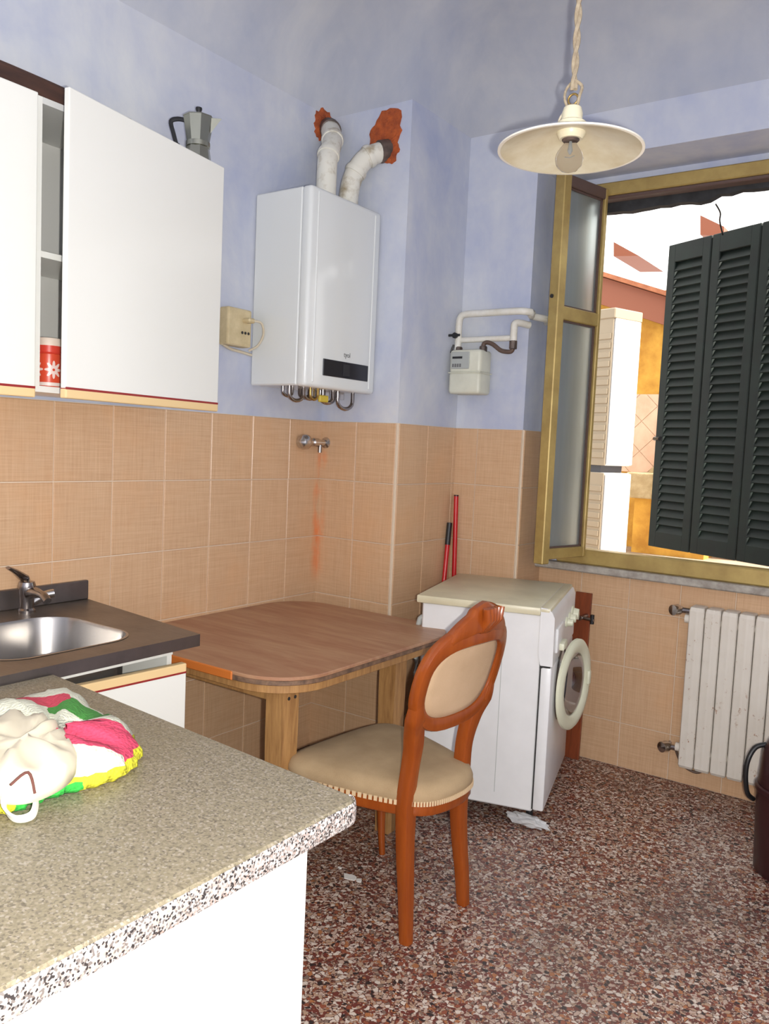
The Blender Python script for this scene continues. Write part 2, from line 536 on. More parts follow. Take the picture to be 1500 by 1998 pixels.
# coved ceiling
outline = [((0, YB), (1, 1)), ((XR, YB), (-1, 1)), ((XR, YC), (-1, -1)), ((X1, YC), (1, -1)), ((X1, 0), (1, -1)), ((0, 0), (1, -1))]
bm = BM(); ls = []
for i in range(9):
    a = PI / 2 * i / 8
    d = RC * (1 - math.cos(a)) - .002; z = ZW + RC * math.sin(a)
    ls.append([(x + sx * d, y + sy * d, z) for (x, y), (sx, sy) in outline])
loops(bm, ls, False, True)
struct('ceiling', bm, 'ceiling', 'all')

# tiled dado: every tile an object of its own, grout behind
tile_mesh = {}
def tile_obj(w_, h_, parent, origin, u, nrm):
    key = (round(w_, 4), round(h_, 4))
    if key not in tile_mesh:
        b = BM(); box(b, 0, w_, -.008, 0, 0, h_)
        es = [e for e in b.edges if all(v.co.y < -.004 for v in e.verts)]
        bmesh.ops.bevel(b, geom=es, offset=.002, segments=1, affect='EDGES')
        tile_mesh[key] = mesh('tile', b, 'tile')
    o = bpy.data.objects.new('tile', tile_mesh[key]); COL.objects.link(o)
    u = Vector(u); n = Vector(nrm)
    rot = Matrix((u, -n, Vector((0, 0, 1)))).transposed()
    j = Matrix.Rotation(R.uniform(-.004, .004), 3, 'Z') @ Matrix.Rotation(R.uniform(-.003, .003), 3, 'X')
    o.matrix_world = Matrix.Translation(Vector(origin)) @ (rot @ j).to_4x4()
    o.parent = parent; TM[o] = o.matrix_world.copy()

def tile_wall(parent, p0, u, nrm, widths, ztop=ZT, zbot=0.0):
    G = .004
    u = Vector(u); n = Vector(nrm); p = Vector((p0[0], p0[1], 0)) + n * .004
    rows = []; z = ZT
    while z > zbot + .002:
        lo = max(z - TH_, zbot)
        if lo < ztop and z <= ztop + .001:
            rows.append((lo, z))
        elif lo < ztop < z:
            rows.append((lo, ztop))
        z -= TH_
    s = 0
    for w_ in widths:
        for lo, hi in rows:
            if hi - lo > .02:
                tile_obj(w_ - G, hi - lo - G, parent, p + u * (s + G / 2) + Vector((0, 0, lo + G / 2)), u, n)
        s += w_
    b = BM()
    q0 = Vector((p0[0], p0[1], zbot)); q1 = q0 + u * s + n * .0075
    box(b, min(q0.x, q1.x), max(q0.x, q1.x), min(q0.y, q1.y), max(q0.y, q1.y), zbot, ztop)
    part('grout', b, 'grout', parent, world=True)

tile_wall(wall_left, (0, 0), (0, -1, 0), (1, 0, 0), [TW] * 11)
tile_wall(wall_corner, (.0, 0), (1, 0, 0), (0, -1, 0), [X1 / 2] * 2)
tile_wall(wall_corner, (X1, 0), (0, 1, 0), (1, 0, 0), [TW, TW, YC - 2 * TW])
tile_wall(wall_window, (XN, YC), (-1, 0, 0), (0, -1, 0), [TW, XN - X1 - TW])
tile_wall(wall_window, (XN, YC), (0, 1, 0), (1, 0, 0), [YN - YC])
tile_wall(wall_window, (2.55, YN), (-1, 0, 0), (0, -1, 0), [2.55 - XN - 7 * TW] + [TW] * 7, ztop=.915)

# ------------------------------------------------------------------ window, sash, sill, shutters
bm = BM(); box(bm, XN + .002, 2.545, YN - .07, YN + .1, .92, .955, .006)
sill = struct('trim_1', bm, 'marble')
win = bpy.data.objects.new('window_1', None); COL.objects.link(win); win['kind'] = 'structure'; TM[win] = Matrix.Identity(4)
bm = BM(); box(bm, WX0, WX1, YN - .03, YN + .05, .955, 1.028, .006); part('bottom_rail', bm, 'gold', win)
bm = BM(); box(bm, WX0, WX1, YN - .012, YN + .05, 2.705, 2.765, .005); part('top_rail', bm, 'gold', win)
bm = BM(); box(bm, WX0, WX1, YN + .0, YN + .06, 2.690, 2.706, .003); part('gasket', bm, 'bronze', win)
for x0, x1 in ((WX0, WX0 + .03), (WX1 - .05, WX1)):
    bm = BM(); box(bm, x0, x1, YN - .01, YN + .05, 1.0, 2.72, .005); part('jamb', bm, 'gold', win)
# rough dark lintel board outside the head of the window
bm = BM(); n = 30
top = [(WX0 + .03 + (WX1 - WX0 - .06) * i / n) for i in range(n + 1)]
low = [2.655 + .004 * math.sin(i * .9) + R.uniform(-.005, .005) + (.02 if i > 12 else 0) for i in range(n + 1)]
poly = [(x, z) for x, z in zip(top, low)] + [(x, 2.76) for x in top[::-1]]
loops(bm, [[(x, YN + .14, z) for x, z in poly], [(x, YN + .09, z) for x, z in poly]])
part('lintel_board', bm, 'darkwood', win)

# open sash, hinged on the left jamb, swung into the room
hx, hy, ex, ey = 1.045, YN - .03, .962, .430
sl = math.hypot(ex - hx, ey - hy)
sash = thing('window_sash', 'open gold aluminium window sash with two frosted panes, swung in beside the gas meter', 'window', (hx, hy, 1.0), math.atan2(ey - hy, ex - hx))
SZ0, SZ1, ST = -.005, 1.725, .024
mid = 1.12
def sbox(*a, bev=.004):
    return box(BM(), *a, bev)
part('stile', sbox(0, .022, -ST, ST, SZ0, SZ1), 'gold', sash)
st_o = part('stile', sbox(sl - .05, sl, -ST - .003, ST + .003, SZ0 - .02, SZ1 + .01), 'gold', sash)
part('rail', sbox(.018, sl - .045, -ST, ST, SZ0, SZ0 + .05), 'gold', sash)
part('rail', sbox(.018, sl - .045, -ST, ST, SZ1 - .05, SZ1), 'bronze', sash)
part('rail', sbox(.018, sl - .045, -ST, ST, mid - .03, mid + .03), 'gold', sash)
bm = BM(); lathe(bm, [(.0, -.004), (.009, -.004), (.009, .004), (.0, .004)], 12, mtx_to((sl + .001, -.008, 1.19), (1, 0, 0))); part('lock_hole', bm, 'rubber', st_o)
for z0, z1 in ((SZ0 + .05, mid - .03), (mid + .03, SZ1 - .05)):
    bm = BM(); box(bm, .022, sl - .05, -.004, .004, z0, z1); p_ = part('pane', bm, 'frost', sash)
    bm = BM()
    for a in ((.022, .034, z0, z1), (sl - .062, sl - .05, z0, z1), (.022, sl - .05, z0, z0 + .008), (.022, sl - .05, z1 - .008, z1)):
        box(bm, a[0], a[1], -.010, .010, a[2], a[3])
    part('gasket', bm, 'bronze', p_)

# folding louvred shutter outside
s0 = Vector((1.064, 1.741, 0)); sdv = Vector((.887, -.462, 0)).normalized(); LL = .3075
shut = thing('louvred_shutter', 'dark green folding louvred shutter standing ajar outside the window', 'shutter', (s0.x, s0.y, .975), math.atan2(sdv.y, sdv.x))
SH = 1.705
for k in range(4):
    a, b = k * LL + .004, (k + 1) * LL - .004
    leaf = part('leaf_frame', box(BM(), a, a + .055, -.02, .02, 0, SH, .004), 'shutter', shut)
    part('stile', box(BM(), b - .055, b, -.02, .02, 0, SH, .004), 'shutter', leaf)
    part('rail', box(BM(), a + .05, b - .05, -.02, .02, 0, .09, .003), 'shutter', leaf)
    part('rail', box(BM(), a + .05, b - .05, -.02, .02, SH - .10, SH, .003), 'shutter', leaf)
    nl = 33; b_ = BM(); box(b_, a + .052, b - .052, -.034, .034, -.004, .004, 0)
    bmesh.ops.transform(b_, matrix=Matrix.Rotation(math.radians(62), 4, 'X'), verts=b_.verts)
    if k == 0:
        slat_me = mesh('slat', b_, 'shutter')
    else:
        b_.free()
    for i in range(nl):
        so_ = bpy.data.objects.new('slat', slat_me); COL.objects.link(so_)
        so_.location = (k * LL, 0, .115 + i * (SH - .235) / (nl - 1)); so_.parent = leaf
bm = BM(); sweep(bm, [(-.02, 0, .62), (.05, -.03, .62)], .012); part('latch', bm, 'black', shut)

# ------------------------------------------------------------------ boiler on the left wall
BY0, BY1, BX, BZ0, BZ1 = -.491, -.012, .3125, 1.7147, 2.5188
bo = thing('gas_boiler', 'white wall-hung gas boiler with dark display panel', 'boiler', (0, BY0, BZ0))
part('casing', box(BM(), .003, BX - .05, BY0, BY1, BZ0 + .004, BZ1 - .002, .006), 'boiler', bo, world=True)
fp = part('front_panel', box(BM(), BX - .055, BX, BY0 - .002, BY1 + .002, BZ0, BZ1, .016, 3), 'boiler', bo, True, world=True)
for yy in (BY0 + .045, BY1 - .045):
    part('ridge', box(BM(), BX - .004, BX + .003, yy - .004, yy + .004, BZ0 + .02, BZ1 - .02, .002), 'boiler', fp, world=True)
pA, pB = pix(630, 705, 0, BX), pix(716, 743, 0, BX)
dp = part('display_panel', box(BM(), BX - .002, BX + .004, pA.y, pB.y, 1.768, 1.838, .002), 'display', bo, world=True)
part('screen', box(BM(), BX + .003, BX + .0055, (pA.y + pB.y) / 2 - .025, (pA.y + pB.y) / 2 + .02, 1.778, 1.828), mat('display_grey', (.03, .03, .035), .2), dp, world=True)
c = bpy.data.curves.new('logo', 'FONT'); c.body = 'tyol'; c.size = .03; c.extrude = .0004; c.align_x = 'CENTER'
tmp = bpy.data.objects.new('tmp', c); COL.objects.link(tmp)
dg = bpy.context.evaluated_depsgraph_get(); me = bpy.data.meshes.new_from_object(tmp.evaluated_get(dg)); bpy.data.objects.remove(tmp)
me.materials.clear(); me.materials.append(M['print'])
lg = bpy.data.objects.new('logo', me); COL.objects.link(lg)
lpos = pix(677, 697, 0, BX + .001)
lg.matrix_world = Matrix(((0, 0, 1, BX + .0012), (1, 0, 0, lpos.y), (0, 1, 0, lpos.z - .001), (0, 0, 0, 1)))
lg.parent = bo; lg.matrix_parent_inverse = TM[bo].inverted(); lg['label'] = 'small grey maker mark'
# hydraulic loops under the boiler
def loop_pipe(ya, yb, dz, x, r=.008, m_='chrome_dull'):
    b_ = BM(); pts = [(x, ya, BZ0 + .02), (x, ya, BZ0 - dz * .5)]
    pts += [(x, (ya + yb) / 2 - (yb - ya) / 2 * math.cos(t), BZ0 - dz * .5 - dz * .5 * math.sin(t)) for t in (PI * i / 8 for i in range(1, 8))]
    pts += [(x, yb, BZ0 - dz * .5), (x, yb, BZ0 + .02)]
    sweep(b_, pts, r, ref=(1, 0, 0)); part('pipe', b_, m_, bo, True, world=True)
loop_pipe(-.46, -.37, .055, .20); loop_pipe(-.445, -.385, .035, .15, .007)
loop_pipe(-.33, -.26, .04, .17); loop_pipe(-.24, -.17, .05, .20); loop_pipe(-.30, -.235, .032, .12, .009, 'collar'); loop_pipe(-.36, -.31, .045, .23, .006, 'brass'); loop_pipe(-.16, -.05, .072, .22, .009); loop_pipe(-.21, -.11, .05, .16, .008)
for y_ in (-.30, -.205, -.10):
    b_ = BM(); lathe(b_, [(.017, -.03), (.017, .02)], 6, Matrix.Translation((.19, y_, BZ0)), (True, True)); part('nut', b_, 'chrome', bo, world=True)
b_ = BM(); box(b_, .20, .215, -.275, -.215, BZ0 - .05, BZ0 - .02, .004); part('valve_lever', b_, 'yellow', bo, world=True)

# flue pipes
def flue(label, base, pts, r, wall_pt, wall_dir, patch_poly, wall_parent):
    t = thing('flue_pipe', label, 'pipe', base, 0)
    b_ = BM(); sweep(b_, spline(pts, 6), r, ref=(.3, .2, .1), sec=circ(20)); part('tube', b_, 'flue', t, True, world=True)
    sp_ = spline(pts, 6)
    for i, (k, m_) in enumerate(((.06, 'flue'), (.45, 'flue'), (.66, 'flue'), (.9, 'collar'))):
        j = int(k * (len(sp_) - 2)); d_ = (sp_[j + 1] - sp_[max(j - 1, 0)]).normalized()
        h = .012 if m_ == 'flue' else .038
        b_ = BM(); lathe(b_, [(r * .9, -h), (r * 1.1, -h), (r * 1.16, 0), (r * 1.1, h), (r * .9, h)], 22, mtx_to(sp_[j], d_)); part('collar', b_, m_, t, True, world=True)
    return t
p1b = Vector((.17, -.235, BZ1))
flue('sooty white flue pipe rising straight into the plaster above the boiler', p1b, [p1b, p1b + Vector((0, 0, .10)), p1b + Vector((-.005, .01, .20)), Vector((.125, -.15, 2.815)), Vector((.05, -.075, 2.90)), Vector((-.01, -.03, 2.935))], .044, None, None, None, None)
p2b = Vector((.20, -.115, BZ1))
flue('bent white flue pipe turning into the chimney breast above the boiler', p2b, [p2b, p2b + Vector((0, .004, .08)), p2b + Vector((.012, .02, .16)), Vector((.25, -.06, 2.755)), Vector((.30, -.005, 2.79)), Vector((.32, .03, 2.80))], .044, None, None, None, None)
def patch(name, cen, u, v, n, spec, parent):
    """ragged patch of exposed brick; spec = list of (angle deg, radius)"""
    b_ = BM(); cen, u, v, n = Vector(cen), Vector(u), Vector(v), Vector(n)
    m_ = 46; ang = [a for a, _ in spec]; rad = [r for _, r in spec]
    ring = []
    for i in range(m_):
        a = 360 * i / m_
        for k in range(len(ang)):
            a0, a1 = ang[k], ang[(k + 1) % len(ang)] + (360 if k == len(ang) - 1 else 0)
            if a0 <= a <= a1:
                r = rad[k] + (rad[(k + 1) % len(ang)] - rad[k]) * (a - a0) / (a1 - a0); break
        r *= 1 + R.uniform(-.10, .10)
        ring.append((r, math.radians(a)))
    ls_ = []
    for s, h in ((1, -.004), (.97, .006), (.75, .012), (.45, .008), (.1, .004)):
        ls_.append([cen + u * (r * s * math.cos(a)) + v * (r * s * math.sin(a)) + n * (h + R.uniform(-.003, .003)) for r, a in ring])
    loops(b_, ls_, False, True)
    part(name, b_, 'foam', parent, True, world=True, label='exposed orange brick around the flue hole')
patch('brick_patch', (0, -.05, 2.925), (0, 1, 0), (0, 0, 1), (1, 0, 0), [(0, .045), (60, .075), (90, .085), (130, .09), (180, .085), (230, .08), (270, .06), (320, .05)], wall_left)
patch('brick_patch', (.315, 0, 2.82), (1, 0, 0), (0, 0, 1), (0, -1, 0), [(0, .06), (45, .10), (75, .17), (100, .165), (130, .12), (180, .09), (230, .07), (270, .085), (310, .09)], wall_corner)

# socket box beside the boiler
sk = thing('socket_box', 'beige surface-mounted socket box with plug, left of the boiler', 'socket', (0, -.675, 1.87))
part('box', box(BM(), .001, .055, -.68, -.545, 1.868, 2.022, .008, 2), 'beige', sk, world=True)
pl = part('plug', box(BM(), .05, .095, -.60, -.562, 1.965, 1.985, .006), 'beige', sk, world=True)
b_ = BM(); sweep(b_, spline([(.09, -.572, 1.975), (.10, -.535, 1.97), (.085, -.505, 1.93), (.05, -.50, 1.885), (.012, -.515, 1.862)], 6), .005); part('cable', b_, 'cable', pl, True, world=True)
b_ = BM()
for i in range(3):
    lathe(b_, [(0, 0), (.006, 0), (.006, .002), (0, .002)], 10, mtx_to((.0552, -.60 + i * .018, 1.925), (1, 0, 0)))
part('socket_hole', b_, 'black', sk, world=True)
b_ = BM(); sweep(b_, spline([(.02, -.676, 1.872), (.01, -.62, 1.858), (.008, -.55, 1.852), (.008, -.495, 1.846)], 5), .006); part('cable', b_, 'cable', sk, True, world=True)

# chrome stop valve in the corner
sv = thing('stop_valve', 'chrome stop valve with round knob sticking out of the tiled corner', 'valve', (.042, -.008, 1.487))
dY = (0, -1, 0)
b_ = BM(); lathe(b_, [(0, 0), (.028, 0), (.026, .008), (.014, .012), (.014, .07), (0, .07)], 20, mtx_to((.042, -.008, 1.487), dY)); part('escutcheon', b_, 'chrome', sv, True, world=True)
b_ = BM(); lathe(b_, [(0, .06), (.012, .06), (.020, .068), (.020, .10), (.013, .108), (.013, .135), (0, .135)], 16, mtx_to((.042, -.008, 1.487), dY)); part('valve_body', b_, 'chrome', sv, True, world=True)
b_ = BM(); lathe(b_, [(0, .13), (.02, .13), (.034, .145), (.036, .168), (.030, .185), (.014, .195), (0, .197)], 22, mtx_to((.042, -.008, 1.487), dY)); part('knob', b_, 'chrome', sv, True, world=True)
b_ = BM(); lathe(b_, [(.010, 0), (.010, .035)], 12, mtx_to((.042, -.055, 1.475), (0, 0, -1)), (True, True)); part('outlet', b_, 'chrome_dull', sv, True, world=True)

# ------------------------------------------------------------------ wall cabinets
CX, CZ0, CZ1 = .31, 1.60, 2.435
def wall_cab(y0, y1, label):
    t = thing('wall_cabinet', label, 'cabinet', (0, (y0 + y1) / 2, CZ0))
    for n_, a in (('side_panel', (0.012, CX, y0, y0 + .018, CZ0, CZ1)), ('side_panel', (0.012, CX, y1 - .018, y1, CZ0, CZ1)),
                  ('top_panel', (0.012, CX, y0 + .018, y1 - .018, CZ1 - .018, CZ1)), ('bottom_panel', (0.012, CX, y0 + .018, y1 - .018, CZ0, CZ0 + .018)),
                  ('shelf', (0.02, CX - .01, y0 + .018, y1 - .018, 1.99, 2.008)), ('back_panel', (0.009, .014, y0, y1, CZ0, CZ1))):
        part(n_, box(BM(), *a), 'white_lam' if n_ in ('side_panel', 'shelf', 'bottom_panel') else 'inside', t, world=True)
    return t
def door_parts(t, wd, hinge, ang, z0, z1, strip_low, hinge_right):
    """door leaf in a frame: s runs from the hinge, thickness along the outward normal"""
    sgn = -1 if hinge_right else 1
    mt = Matrix.Translation(Vector(hinge)) @ Matrix.Rotation(ang, 4, 'Z')
    sz = (z0, z0 + .028) if strip_low else (z1 - .028, z1)
    bz = (z0 + .028, z1) if strip_low else (z0, z1 - .028)
    a, b = sorted((0, sgn * wd))
    d = part('door', box(BM(), 0, .02, a, b, bz[0], bz[1], .003, 2, mt), 'white_lam', t, world=True)
    part('handle_strip', box(BM(), -.002, .022, a, b, sz[0], sz[1], .004, 2, mt), 'cream', d, world=True)
    lz = bz[0] if strip_low else bz[1]
    part('red_line', box(BM(), .0, .0215, a + .001, b - .001, lz - .003, lz + .004, 0, 1, mt), 'redline', d, world=True)
    return d
cabR = wall_cab(-1.688, -.99, 'white wall cabinet with its door ajar, showing shelves, beside the boiler')
door_parts(cabR, .70, (CX + .004, -.990, 0), math.asin(.115 / .70), CZ0 - .018, CZ1 - .002, True, True)
cabL = wall_cab(-2.40, -1.692, 'white wall cabinet with its flat door shut, over the sink tap')
door_parts(cabL, .70, (CX + .004, -2.398, 0), 0, CZ0 - .018, CZ1 - .002, True, False)
# things on and in the cabinets
b_ = BM(); pts = [(.185 + .03 * math.sin(PI * i / 12), -2.35 + 1.24 * i / 12, CZ1 + .035 + .010 * math.sin(PI * i / 12)) for i in range(13)]
sweep(b_, pts, .045, [.035 - (.016 if k > 10 else 0) for k in range(13)], ref=(0, 0, 1), sec=rrect())
solo('wooden_plank', b_, 'brownboard', 'thick dark brown plank lying along the top of the wall cabinets', 'plank', (.2, -1.74, CZ1))
tin = thing('storage_tin', 'red and white tin with a flower pattern inside the open wall cabinet', 'tin', (.255, -1.605, CZ0 + .018))
def m_tin():
    m = mat('flower_tin', (.6, .06, .03), .3); g = N(m)
    v = g.coord('Object')
    sp_ = g.n('ShaderNodeSeparateXYZ'); g.l(v, sp_.inputs[0])
    an = g.math('ARCTAN2', sp_.outputs[1], sp_.outputs[0])
    # flower in angle/height space, repeated round the tin
    uu = g.math('SUBTRACT', g.math('FRACT', g.math('ADD', g.math('MULTIPLY', an, 4 / (2 * PI)), .62)), .5)
    du = g.math('MULTIPLY', uu, .058); dv = g.math('SUBTRACT', sp_.outputs[2], .052)
    rr = g.math('SQRT', g.math('ADD', g.math('MULTIPLY', du, du), g.math('MULTIPLY', dv, dv)))
    th = g.math('ARCTAN2', dv, du)
    pet = g.math('ADD', .020, g.math('MULTIPLY', g.math('COSINE', g.math('MULTIPLY', th, 8.0)), .007))
    f = g.math('MULTIPLY', g.math('LESS_THAN', rr, pet), g.math('GREATER_THAN', rr, .004))
    c = g.mix(f, (.62, .07, .03), (.78, .62, .58))
    g.base(c); return m
M['tin'] = m_tin()
b_ = BM(); lathe(b_, [(0, 0), (.036, 0), (.037, .003), (.037, .098), (.035, .10), (0, .10)], 28); part('can', b_, 'tin', tin, True)
b_ = BM(); lathe(b_, [(.0375, .004), (.038, .004), (.038, .014), (.0375, .014)], 28); part('band', b_, mat('tin_white', (.75, .65, .6), .4), tin, True)
b_ = BM(); lathe(b_, [(0, .10), (.034, .10), (.0375, .104), (.0375, .124), (0, .124)], 28); lid = part('lid', b_, mat('tin_red', (.6, .05, .03), .3), tin, True)
b_ = BM(); lathe(b_, [(0, .1235), (.0378, .1235), (.0378, .142), (.036, .146), (0, .146)], 28); part('lid_rim', b_, mat('tin_pale', (.72, .6, .5), .4), lid, True)

mk = thing('moka_pot', 'aluminium stovetop coffee maker with black handle standing on the wall cabinet', 'coffee maker', (.215, -1.005, CZ1), math.radians(35))
def octo(r, z, rot=22.5, n=8):
    return [(r * math.cos(math.radians(rot + 360 / n * i)), r * math.sin(math.radians(rot + 360 / n * i)), z) for i in range(n)]
b_ = BM(); loops(b_, [octo(.052, 0), octo(.053, .004), octo(.041, .082)]); part('boiler_base', b_, 'alu', mk)
b_ = BM(); lathe(b_, [(.039, .078), (.043, .08), (.043, .096), (.039, .098)], 24, caps=(True, True)); part('collar', b_, 'alu', mk, True)
b_ = BM(); loops(b_, [octo(.040, .097), octo(.053, .178), octo(.0535, .180)]); ub = part('upper_chamber', b_, 'alu', mk)
b_ = BM()
for vs3 in ([(.048, -.016, .178), (.048, .016, .178), (.082, 0, .182), (.043, 0, .130)],):
    v_ = [b_.verts.new(p) for p in vs3]
    for f in ((0, 1, 2), (0, 2, 3), (1, 3, 2), (0, 3, 1)):
        b_.faces.new([v_[i] for i in f])
part('spout', b_, 'alu', ub)
b_ = BM(); loops(b_, [octo(.0545, .180), octo(.054, .184), octo(.014, .193), octo(.006, .194)]); ld = part('lid', b_, 'alu', mk)
b_ = BM(); lathe(b_, [(.0, .19), (.006, .19), (.008, .2), (.012, .212), (.011, .217), (0, .218)], 14); part('knob', b_, 'black', ld, True)
b_ = BM(); sweep(b_, spline([(-.046, 0, .172), (-.075, 0, .175), (-.098, 0, .165), (-.088, 0, .125), (-.076, 0, .088), (-.066, 0, .084)], 5), [.007] * 26, .006, ref=(0, 1, 0), sec=rrect()); part('handle', b_, 'black', mk, True)

# ------------------------------------------------------------------ sink run along the left wall
SZ = .896
sinkpoly = [(.012, -2.95), (.70, -2.95), (.698, -1.376), (.012, -1.292)]
bz = rpoly(.185, .60, -1.96, -1.515, .11, 8)
sn = thing('kitchen_sink', 'stained stainless steel sink top with rounded basin and upstand', 'sink', (.012, -1.292, SZ))
b_ = BM()
ov = [b_.verts.new((x, y, SZ)) for x, y in sinkpoly]; iv = [b_.verts.new((x, y, SZ)) for x, y in bz]
es = [b_.edges.new((l[i], l[(i + 1) % len(l)])) for l in (ov, iv) for i in range(len(l))]
bmesh.ops.triangle_fill(b_, use_beauty=True, edges=es)
part('steel_top', b_, 'steel', sn, world=True)
b_ = BM(); loops(b_, [[(x, y, SZ) for x, y in sinkpoly], [(x, y, SZ - .036) for x, y in sinkpoly]], False, False); part('edge', b_, 'steel_dark', sn, world=True)
b_ = BM(); cxx, cyy = .3925, -1.7375
def sc(s, z): return [(cxx + (x - cxx) * s, cyy + (y - cyy) * s, z) for x, y in bz]
loops(b_, [sc(1.03, SZ + .0015), sc(1.0, SZ + .002), sc(.985, SZ - .008), sc(.965, SZ - .15), sc(.93, SZ - .172), sc(.80, SZ - .182), sc(.2, SZ - .186)], False, True)
bs = part('basin', b_, 'basin', sn, True, world=True)
b_ = BM(); lathe(b_, [(0, 0), (.04, 0), (.042, .003), (.03, .004), (0, .002)], 20, Matrix.Translation((cxx, cyy, SZ - .186))); part('drain', b_, 'chrome', bs, True, world=True)
b_ = BM(); box(b_, .008, .028, -2.95, -1.292, SZ, SZ + .068, .003); part('upstand', b_, 'steel_dark', sn, world=True)
fa = thing('sink_faucet', 'chrome single-lever sink mixer tap by the upstand', 'faucet', (.085, -1.565, SZ))
b_ = BM(); lathe(b_, [(0, 0), (.027, 0), (.027, .008), (.022, .014), (.024, .06), (.028, .085), (.024, .10), (0, .105)], 20); part('body', b_, 'chrome_dull', fa, True)
b_ = BM(); sweep(b_, spline([(.01, 0, .06), (.06, -.015, .075), (.12, -.02, .075), (.15, -.022, .06)], 5), [.017] * 8 + [.013] * 8, ref=(0, 0, 1)); part('spout', b_, 'chrome_dull', fa, True)
b_ = BM(); sweep(b_, [(0, 0, .10), (-.005, -.01, .115), (.02, -.05, .14), (.035, -.085, .158)], [.026, .022, .013, .008], [.012, .012, .008, .005], ref=(0, 0, 1)); part('lever', b_, 'chrome_dull', fa, True)
b_ = BM(); sweep(b_, spline([(.0, .02, .03), (.01, .06, .05), (.02, .085, .055)], 4), .014); part('side_outlet', b_, 'chrome', fa, True)
bc = thing('base_cabinet', 'white base cabinet under the sink with its door ajar', 'cabinet', (.3, -1.9, 0))
for n_, a, m_ in (('side_panel', (.012, .60, -1.418, -1.40, .10, SZ - .036), 'white_lam'), ('side_panel', (.012, .60, -2.0, -1.982, .10, SZ - .036), 'white_lam'),
                  ('bottom_panel', (.012, .60, -1.982, -1.418, .10, .118), 'inside'), ('front_rail', (.585, .605, -1.982, -1.40, SZ - .075, SZ - .036), 'white_lam'),
                  ('back_panel', (.012, .018, -1.982, -1.418, .118, SZ - .036), 'inside'), ('plinth', (.02, .55, -1.99, -1.41, 0, .10), 'inside')):
    part(n_, box(BM(), *a), m_, bc, world=True)
door_parts(bc, .585, (.606, -1.985, 0), -math.radians(4.5), .115, .808, False, False)
bc2 = thing('base_cabinet', 'white base cabinet under the far end of the sink, mostly behind the peninsula', 'cabinet', (.3, -2.4, 0))
part('carcass', box(BM(), .02, .60, -2.94, -2.004, .10, SZ - .036), 'white_lam', bc2, world=True)
part('plinth', box(BM(), .02, .55, -2.93, -2.01, 0, .10), 'inside', bc2, world=True)

# ------------------------------------------------------------------ peninsula
PZ = .875
pp = [(.702, -1.868), (.702, -3.02), (1.735, -3.02)]
cr_ = Vector((1.733, -1.945)); r_ = .028
arc = [(1.735 - r_ + r_ * math.cos(a), -1.946 - r_ + r_ * math.sin(a)) for a in (PI / 2 * i / 6 for i in range(7))]
wt = thing('worktop', 'speckled granite-pattern peninsula worktop with a rounded edge', 'worktop', (1.2, -2.4, PZ - .042))
b_ = BM(); prism(b_, pp + arc, PZ - .042, PZ, .006); part('slab', b_, 'speckle', wt, 'smooth', world=True)
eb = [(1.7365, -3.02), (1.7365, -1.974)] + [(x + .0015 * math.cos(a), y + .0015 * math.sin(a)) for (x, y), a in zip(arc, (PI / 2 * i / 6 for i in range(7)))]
b_ = BM(); sweep(b_, [(x, y, PZ - .021) for x, y in eb], .0025, .0195, ref=(0, 0, 1), sec=rrect(4, .9)); part('flash_lit_edge', b_, 'flash_lit_edge', wt, True, world=True)  # strip over the slab edge carrying the painted flash brightness
b_ = BM(); sweep(b_, [(.706, -1.8665, PZ - .022), (1.70, -1.9425, PZ - .022)], .003, .016, sec=rrect()); part('edge_shadow_strip', b_, 'rubber', wt, world=True)  # added dark strip, paints the shadow line along the back edge
pb = thing('peninsula_cabinet', 'white peninsula base cabinet under the speckled worktop', 'cabinet', (1.2, -2.5, 0))
part('end_panel', box(BM(), 1.697, 1.715, -3.0, -2.062, 0, PZ - .042, .001), 'white_lam', pb, world=True)
part('back_panel', box(BM(), .76, 1.697, -2.08, -2.062, 0, PZ - .042, .001), 'white_lam', pb, world=True)
part('carcass', box(BM(), .76, 1.697, -2.99, -2.08, .1, PZ - .044), 'inside', pb, world=True)
part('plinth', box(BM(), .80, 1.66, -2.95, -2.1, 0, .1), 'inside', pb, world=True)

